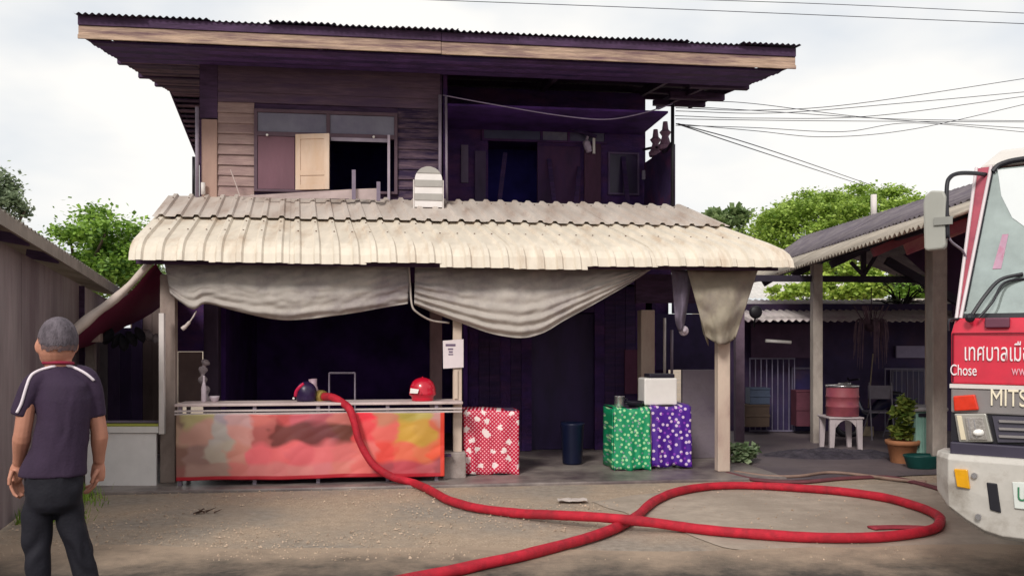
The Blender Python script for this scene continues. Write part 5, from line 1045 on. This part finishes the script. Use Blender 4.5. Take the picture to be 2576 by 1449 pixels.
# turn lamp, headlight, grille
def tquad(ps, n_, th, name, mat, parent=None, bevel=0):
    m = MB(); m.prism([TX(x, y, n_) for x, y in ps], TV*th); return m.build(name, mat, parent or truck, bevel=bevel)
tquad([(2397, 996), (2452, 992), (2462, 1031), (2400, 1034)], -.03, .05, 'turn_lamp', M('orange_red_lens', '#d8341a', .2, .12, 12, bump=.05, coat=.6), bevel=.008)
tbox(.0, TW, .01, .2, zk0, zg0-.003, 'lower_panel', BLK)
hl = tquad([(2400, 1040), (2480, 1040), (2498, 1112), (2412, 1112)], -.02, .06, 'headlight', M('headlight_chrome', '#b8b4ac', .2, .1, 6, bump=0, metal=.5), bevel=.008)
tquad([(2406, 1045), (2418, 1045), (2430, 1106), (2417, 1106)], -.032, .015, 'side_lamp', M('amber_white_lens', '#dccfb4', .15, .05, 6, bump=0), hl, .003)
tquad([(2427, 1050), (2472, 1050), (2484, 1106), (2436, 1106)], -.034, .016, 'lens', M('headlight_lens', '#a9a29c', .08, .25, 20, bump=.2, bscale=60, coat=.9, metal=.3), hl, .004)
m = MB(); cq = TX(2462, 1088, -.04); m.ball(cq, .028, 12, 8, (1.3, .8, .8)); m.build('bulb_highlight', M('painted_highlight_white', '#f4f0ea', .1, .03, 5, bump=0, coat=.8), hl, smooth=True)  # white ball painted as the bright highlight behind the lens
for x_, w2 in ((2434, 3), (2448, 3)): tquad([(x_, 1054), (x_+w2, 1054), (x_+w2+8, 1102), (x_+8, 1102)], -.038, .004, 'lens_rib', CHROME, hl)
gr_ = tquad([(2496, 1046), (2620, 1050), (2640, 1112), (2510, 1112)], -.012, .02, 'grille', M('grille_grey', '#4a4652', .4, .1, 6, bump=0))
for k in range(3):
    tquad([(2512, 1056+k*19), (2612, 1060+k*19), (2612, 1066+k*19), (2514, 1062+k*19)], -.03, .02, 'grille_bar', GRP, gr_)
tbox(.0, TW, -.03, .16, z_at(1146), zk0-.003, 'bumper_top_trim', M('dark_plum_trim', '#3a3444', .5, .1, 6, bump=0), .01)
# bumper: wraps round the corner, its lower edge swept up towards the corner
bmp = MB(); nb = 22
def bw_(s_): return -.10+(TW+.2)*s_
ring_prof = []
for k in range(nb+1):
    s_ = k/nb; w_ = bw_(s_); e_ = min(1, min(s_, 1-s_)*TW/.34); lowz = zbb+(z_at(1255)-zbb)*(1-e_)**1.3
    e2 = min(1, min(s_, 1-s_)*TW/.12); n0 = -.10+.16*(1-e2)**2; topz = zbt
    ring_prof.append([TP(w_, n0+.03, topz), TP(w_, n0, topz-.03), TP(w_, n0, (topz+lowz)/2), TP(w_, n0+.02, lowz+.03), TP(w_, n0+.06, lowz), TP(w_, .28, lowz), TP(w_, .28, topz)])
i0 = 0
for rg in ring_prof: bmp.pts(rg)
q = len(ring_prof[0])
for k in range(nb):
    for j in range(q): bmp.f.append((k*q+j, k*q+(j+1) % q, (k+1)*q+(j+1) % q, (k+1)*q+j))
bmp.f.append(tuple(range(q))); bmp.f.append(tuple(nb*q+j for j in range(q))[::-1])
bum = bmp.build('bumper', TWH, truck, bevel=.006)
tquad([(2399, 1179), (2433, 1181), (2440, 1230), (2407, 1224)], -.125, .04, 'reflector', M('amber_reflector', '#e0a010', .25, .1, 16, bump=.1, coat=.5), bum, .006)
tquad([(2481, 1213), (2508, 1216), (2518, 1290), (2490, 1282)], -.108, .03, 'tow_slot', BLK, bum, .006)
np_ = tquad([(2546, 1212), (2680, 1216), (2680, 1292), (2552, 1278)], -.112, .01, 'number_plate', M('plate_white', '#d9dcd6', .4, .04, 5, bump=0), bum, .004)
w_, z_ = tw_(2556, 1258, -.116); letters('บท', 'plate_lettering', M('green_lettering', '#3f7a58', .4, .03, 5, bump=0), bum, TP(w_, -.116, z_), TF, (0,0,1), .15, .002, sx=.7)
for x, y in ((2452, 1195), (2462, 1298)):
    m = MB(); c = TX(x, y, -.104); m.tube([c, c-TV*.02], .018, 10); m.build('bolt', CHROME, bum)
# mirror on its arm
m = MB(); c = P(2350, 556, 5.75); mirr_z = .215
m.prism([c+TF*x+Vector((0,0,z)) for x, z in ((-.05,-.19),(.05,-.185),(.066,-.165),(.07,.15),(.055,.19),(-.02,.2),(-.058,.17),(-.068,.12),(-.062,-.17))], TV*.07); mi = m.build('mirror', M('grey_mirror_shell', '#a3a29a', .45, .05, 5, bump=0), truck, bevel=.015)
m = MB(); m.prism([c+TV*.074+TF*x+Vector((0,0,z)) for x, z in ((-.045,-.17),(.05,-.17),(.055,.17),(-.045,.17))], TV*.004); m.build('mirror_glass', CHROME, mi)
m = MB(); m.box(0, 1, 0, 1, 0, 1, lambda x, y, z: c+TF*(.0+.11*x)-TV*(.015*y)+Vector((0,0,-.03+.05*z))); m.build('clamp', M('grey_clamp', '#8f8e88', .5, .05, 5, bump=0), mi)
arm = spline([P(2384, 600, 5.72), P(2382, 540, 5.72), P(2382, 470, 5.74), P(2390, 447, 5.76), P(2410, 437, 5.8), P(2445, 436, 5.9), P(2484, 440, 6.05)], 6)
m = MB(); m.tube(arm, .014, 8); m.build('mirror_arm', BLK, truck, smooth=True)
m = MB(); m.tube(spline([P(2384, 592, 5.72), P(2395, 610, 5.74), P(2422, 632, 5.85), P(2432, 660, 5.9), P(2434, 690, 5.92)], 6), .008, 6); m.build('mirror_cable', PIPE, truck, smooth=True)
m = MB(); m.tube(spline([P(2432, 788, 5.8), P(2410, 803, 5.75), P(2388, 806, 5.72), P(2386, 832, 5.72)], 5), .008, 6); m.build('corner_rod', BLK, truck)
# tank body and wheels behind, outside the frame but really there
tbox(-.02, TW+.02, 2.0, 6.4, .85, 2.5, 'tank_body', RED, .04); tbox(.25, TW-.25, .3, 6.3, .5, .8, 'chassis', BLK)
for n_ in (2.35, 5.0):
    for w0 in (.02, TW-.28):
        m = MB(); ce = TP(w0, n_, .45); ax = TF
        m.tube([ce, ce+ax*.03, ce+ax*.23, ce+ax*.26], [.40, .45, .45, .40], 24); wh = m.build('wheel', BLK, truck)
        m = MB(); m.tube([ce-ax*.005, ce+ax*.265], .24, 16); m.build('rim', GRP, wh)

# ------------------------------------------------------------------ man seen from behind
MX, MY = -2.08, 4.06
man = thing('person', (MX, MY, .009), 'man seen from behind in a dark shirt with white piping and dark trousers', 'person')
def B(x, y, z): return Vector((MX+x, MY+y, z))
SKIN = M('tan_skin', '#b9806a', .55, .08, 10, bump=.06, bscale=60)
SHIRT = M('dark_plum_shirt', '#34243a', .85, .12, 8, bump=.15, bscale=90); TROU = M('navy_black_trousers', '#13111c', .8, .15, 8, bump=.15, bscale=80)
b = MB()
fx, fy = -.8, .6                                        # facing direction (turned to the left, away from us)
hc = B(-.003, .0, 1.632)
b.ball(hc, 1, 18, 14, (.078, .098, .112)); b.ball(hc+Vector((fx*.022, fy*.022, -.045)), 1, 14, 10, (.062, .072, .075)); b.ball(hc+Vector((fx*.045, fy*.045, -.08)), 1, 12, 8, (.042, .045, .035))
b.tube([hc+Vector((fx*.08, fy*.08, .0)), hc+Vector((fx*.108, fy*.108, -.03)), hc+Vector((fx*.09, fy*.09, -.045))], [.012, .017, .012], 8)     # nose
b.ball(hc+Vector((fx*.084, fy*.084, -.066)), .02, 8, 6, (1, 1, .5))                                                          # mouth
for s_ in (-1, 1):                                        # ears
    e_ = hc+Vector((s_*.6*.080, s_*.8*.082, -.012)); b.ball(e_, 1, 12, 10, (.019, .013, .032)); b.ball(e_+Vector((-fx*.008, -fy*.008, .008)), 1, 10, 8, (.015, .012, .022))
b.tube([B(0, .0, 1.40), B(.004, .0, 1.5), B(.002, .0, 1.59)], [.075, .057, .056], 14)
b.rings([(MX-.01, MY, 1.0, .10, .075), (MX+.01, MY, 1.2, .09, .075), (MX+.025, MY, 1.38, .10, .08), (MX+.02, MY, 1.46, .08, .06), (MX+.005, MY, 1.5, .05, .05)], 16, I3)
def hand(w_, d, side, curl):
    d = d.normalized(); s = Vector((d.z, 0, -d.x)); s = (side-d*side.dot(d)).normalized(); n_ = d.cross(s)
    b.tube([w_, w_+d*.03, w_+d*.07, w_+d*.09], [.026, .034, .036, .03], 10, .6)
    for k, l_ in enumerate((.068, .078, .072, .056)):
        o = w_+d*.082+s*(-.027+.018*k); b.tube([o, o+d*l_*.45+n_*curl*.012, o+d*l_*.8+n_*curl*.034, o+d*l_*.9+n_*curl*.055], [.0095, .009, .0085, .007], 8)
    o = w_+d*.03+s*(-.03); b.tube([o, o-s*.022+d*.03+n_*curl*.012, o-s*.026+d*.06+n_*curl*.02], [.012, .0105, .009], 8)
LS, LE, LWr = B(-.095, -.06, 1.44), B(-.128, -.06, 1.225), B(-.190, .02, 1.085)
RS, RE, RWr = B(.12, .06, 1.44), B(.148, .09, 1.22), B(.128, .13, 1.075)
b.tube(spline([LS, LS.lerp(LE, .5), LE, LE.lerp(LWr, .4), LWr], 3), [.04, .04, .039, .038, .038, .037, .037, .039, .038, .036, .032, .028, .026], 12)
b.tube(spline([RS, RS.lerp(RE, .5), RE, RE.lerp(RWr, .4), RWr], 3), [.04, .04, .039, .038, .038, .037, .037, .039, .038, .036, .032, .028, .026], 12)
hand(LWr, Vector((-.25, .12, -.9)), Vector((.2, .9, .1)), 1); hand(RWr, Vector((-.12, .1, -1)), Vector((-.3, .9, 0)), -1)
remeshed(b, 'body', SKIN, man, .0042, 4)
h = MB(); h.ball(hc+Vector((-fx*.012, -fy*.012, .016)), 1, 22, 16, (.0808, .0995, .1085))
hair = remeshed(h, 'hair', M('short_grey_black_hair', '#544b52', .75, .35, 90, (1,1,.3), bump=.5, bscale=220, col2='#857a82', amt=.40, s2=7), man, .006, 3, .003, 70)
h2 = MB(); h2.ball(hc+Vector((-fx*.010, -fy*.010, .006)), 1, 22, 16, (.0795, .0985, .108))
fade = remeshed(h2, 'hair', M('faded_hair_stubble', '#7d605a', .75, .25, 120, bump=.3, bscale=250, col2='#5d4c50', amt=.5, s2=60), man, .006, 3)
for me, low in ((hair.data, 0), (fade.data, -.022)):
  bm = bmesh.new(); bm.from_mesh(me)
  kill = []
  for v in bm.verts:
    p = v.co+base_of[man]-hc; f = p.x*fx+p.y*fy; sd = abs(p.x*fy-p.y*fx)
    lim = -.012 if f < -.035 else (.02 if sd > .045 else -.005)
    if f > .02: lim = .032+(f-.02)*.8
    lim += .010*mnoise.noise(p*70)+.005*mnoise.noise(p*160)+low
    if p.z < lim: kill.append(v)
  bmesh.ops.delete(bm, geom=kill, context='VERTS'); bm.to_mesh(me); bm.free()
s = MB()
s.rings([(MX-.022, MY, 1.03, .148, .12), (MX-.018, MY, 1.07, .144, .118), (MX+.008, MY, 1.16, .122, .108), (MX+.029, MY, 1.29, .114, .106), (MX+.030, MY, 1.38, .118, .105), (MX+.026, MY, 1.445, .112, .092), (MX+.016, MY, 1.48, .088, .075), (MX+.008, MY, 1.51, .068, .064), (MX+.004, MY, 1.535, .058, .058)], 22, I3)
s.tube(spline([B(-.03, -.02, 1.482), B(-.075, -.045, 1.46), B(-.105, -.06, 1.40), B(-.133, -.065, 1.31)], 4), [.045, .046, .047, .048, .048, .048, .048, .047, .046, .045, .045, .045, .045], 14)
s.tube(spline([B(.06, .03, 1.495), B(.115, .05, 1.470), B(.138, .065, 1.39), B(.146, .08, 1.295)], 4), [.042, .044, .045, .045, .045, .044, .043, .042, .041, .04, .04, .04, .04], 14)
shirt = remeshed(s, 'shirt', SHIRT, man, .0075, 3, .007, 13)
bv = BVHTree.FromPolygons([v.co+base_of[man] for v in shirt.data.vertices], [tuple(p.vertices) for p in shirt.data.polygons])
def piping(pts, r_, mat, name):
    out = []
    for p in spline([Vector((x, y, 0)) for x, y in pts], 6):
        d = (P(p.x, p.y, 4)-Vector((0, 0, EYE))).normalized(); hit = bv.ray_cast(Vector((0, 0, EYE)), d)
        if hit[0] is None or (hit[0].y-MY) > .12: q = bv.find_nearest(P(p.x, p.y, MY-.03)); out.append(q[0]+q[1]*r_*.3)
        else: out.append(hit[0]+hit[1]*r_*.3)
    m = MB(); m.tube(out, r_, 6); return m.build(name, mat, man, smooth=True)
WPI = M('white_piping', '#e3d6dc', .6, .04, 6, bump=0)
piping([(43, 1038), (54, 1015), (66, 976), (76, 950), (88, 938), (112, 928), (136, 922), (160, 920), (180, 923), (200, 931), (220, 943), (236, 957)], .0068, WPI, 'piping')
m = MB(); m.tube([B(.004+.060*math.cos(a), 0.060*math.sin(a)-.002, 1.544-.004*math.sin(a)) for a in [2*math.pi*k/24 for k in range(25)]], .008, 8, cap=False); m.build('collar', M('red_collar', '#8a1c38', .7, .1, 8, bump=.05), man, smooth=True)
p = MB()
p.rings([(MX-.018, MY, .87, .085, .08), (MX-.018, MY, .90, .122, .105), (MX-.016, MY, .96, .132, .114), (MX-.016, MY, 1.04, .130, .108), (MX-.016, MY, 1.07, .128, .104)], 20, I3)
p.tube(spline([B(-.078, -.02, .93), B(-.082, -.03, .82), B(-.072, -.03, .6), B(-.068, -.03, .45), B(-.062, .0, .09)], 4), [.06, .064, .066, .066, .065, .063, .06, .057, .055, .053, .053, .053, .053, .053, .054, .055, .057], 16)
p.tube(spline([B(.038, .02, .93), B(.048, .03, .82), B(.095, .05, .6), B(.12, .06, .45), B(.160, .09, .09)], 4), [.06, .062, .063, .062, .06, .058, .056, .054, .053, .052, .052, .052, .052, .052, .053, .054, .056], 16)
remeshed(p, 'trousers', TROU, man, .0095, 8, .018, 11)
for (x, y) in ((-.062, .0), (.165, .09)):
    m = MB(); c = B(x, y, .009); m.tube([c+Vector((-fx*.07, -fy*.07, .045)), c+Vector((fx*.02, fy*.02, .05)), c+Vector((fx*.13, fy*.13, .035)), c+Vector((fx*.19, fy*.19, .022))], [.042, .045, .042, .025], 12, .9); m.build('shoe', BLACK, man, smooth=True)

# ------------------------------------------------------------------ overhead wires
def wire(pts, r_, label, group=None, mat=WIRE):
    m = MB(); m.tube(spline([P(*p) for p in pts], 8), r_, 5); tag(m.build('power_line', mat, None, smooth=True), label, 'wire', group)
wire([(900, -6, 16), (1700, 24, 16), (2700, 66, 16)], .007, 'lower of two thin wires crossing the top of the sky', 'wires crossing the sky')
wire([(1500, -8, 17), (2100, 12, 17), (2700, 40, 17)], .007, 'upper of two thin wires crossing the top of the sky', 'wires crossing the sky')
hs_ = [((1700, 272), (1900, 278), (2150, 262), (2600, 195)), ((1700, 280), (1950, 285), (2250, 262), (2600, 230)), ((1698, 292), (1900, 298), (2200, 292), (2600, 240)),
       ((1760, 254), (1900, 262), (2200, 298), (2600, 325)), ((1720, 268), (1950, 282), (2250, 300), (2600, 305)), ((1700, 300), (1900, 303), (2100, 305), (2600, 308)),
       ((1700, 312), (1900, 330), (2080, 345), (2300, 325), (2600, 258)), ((1700, 316), (1900, 322), (2120, 332), (2300, 310), (2600, 335))]
for k, ps_ in enumerate(hs_):
    wire([(x, y, 14.5+.15*k+(x-1700)/900*3) for x, y in ps_], .0065, ['topmost rising cable right of the house', 'second rising cable right of the house', 'rising cable leaving the pole below two others', 'cable falling from the roof corner to the right', 'cable crossing the others near a black joint', 'almost level cable right of the house', 'lowest deeply sagging cable right of the house', 'sagging cable just above the lowest one'][k], 'cables fanning out from the right roof corner')
for dx, lab in ((0, 'left of two wires slanting down to the domed tree'), (22, 'right of two wires slanting down to the domed tree')):
    wire([(1702+dx*.2, 312, 14.5), (1900+dx, 378-dx*.2, 18), (2170+dx, 466, 30)], .010, lab, 'wires slanting down behind the porch')
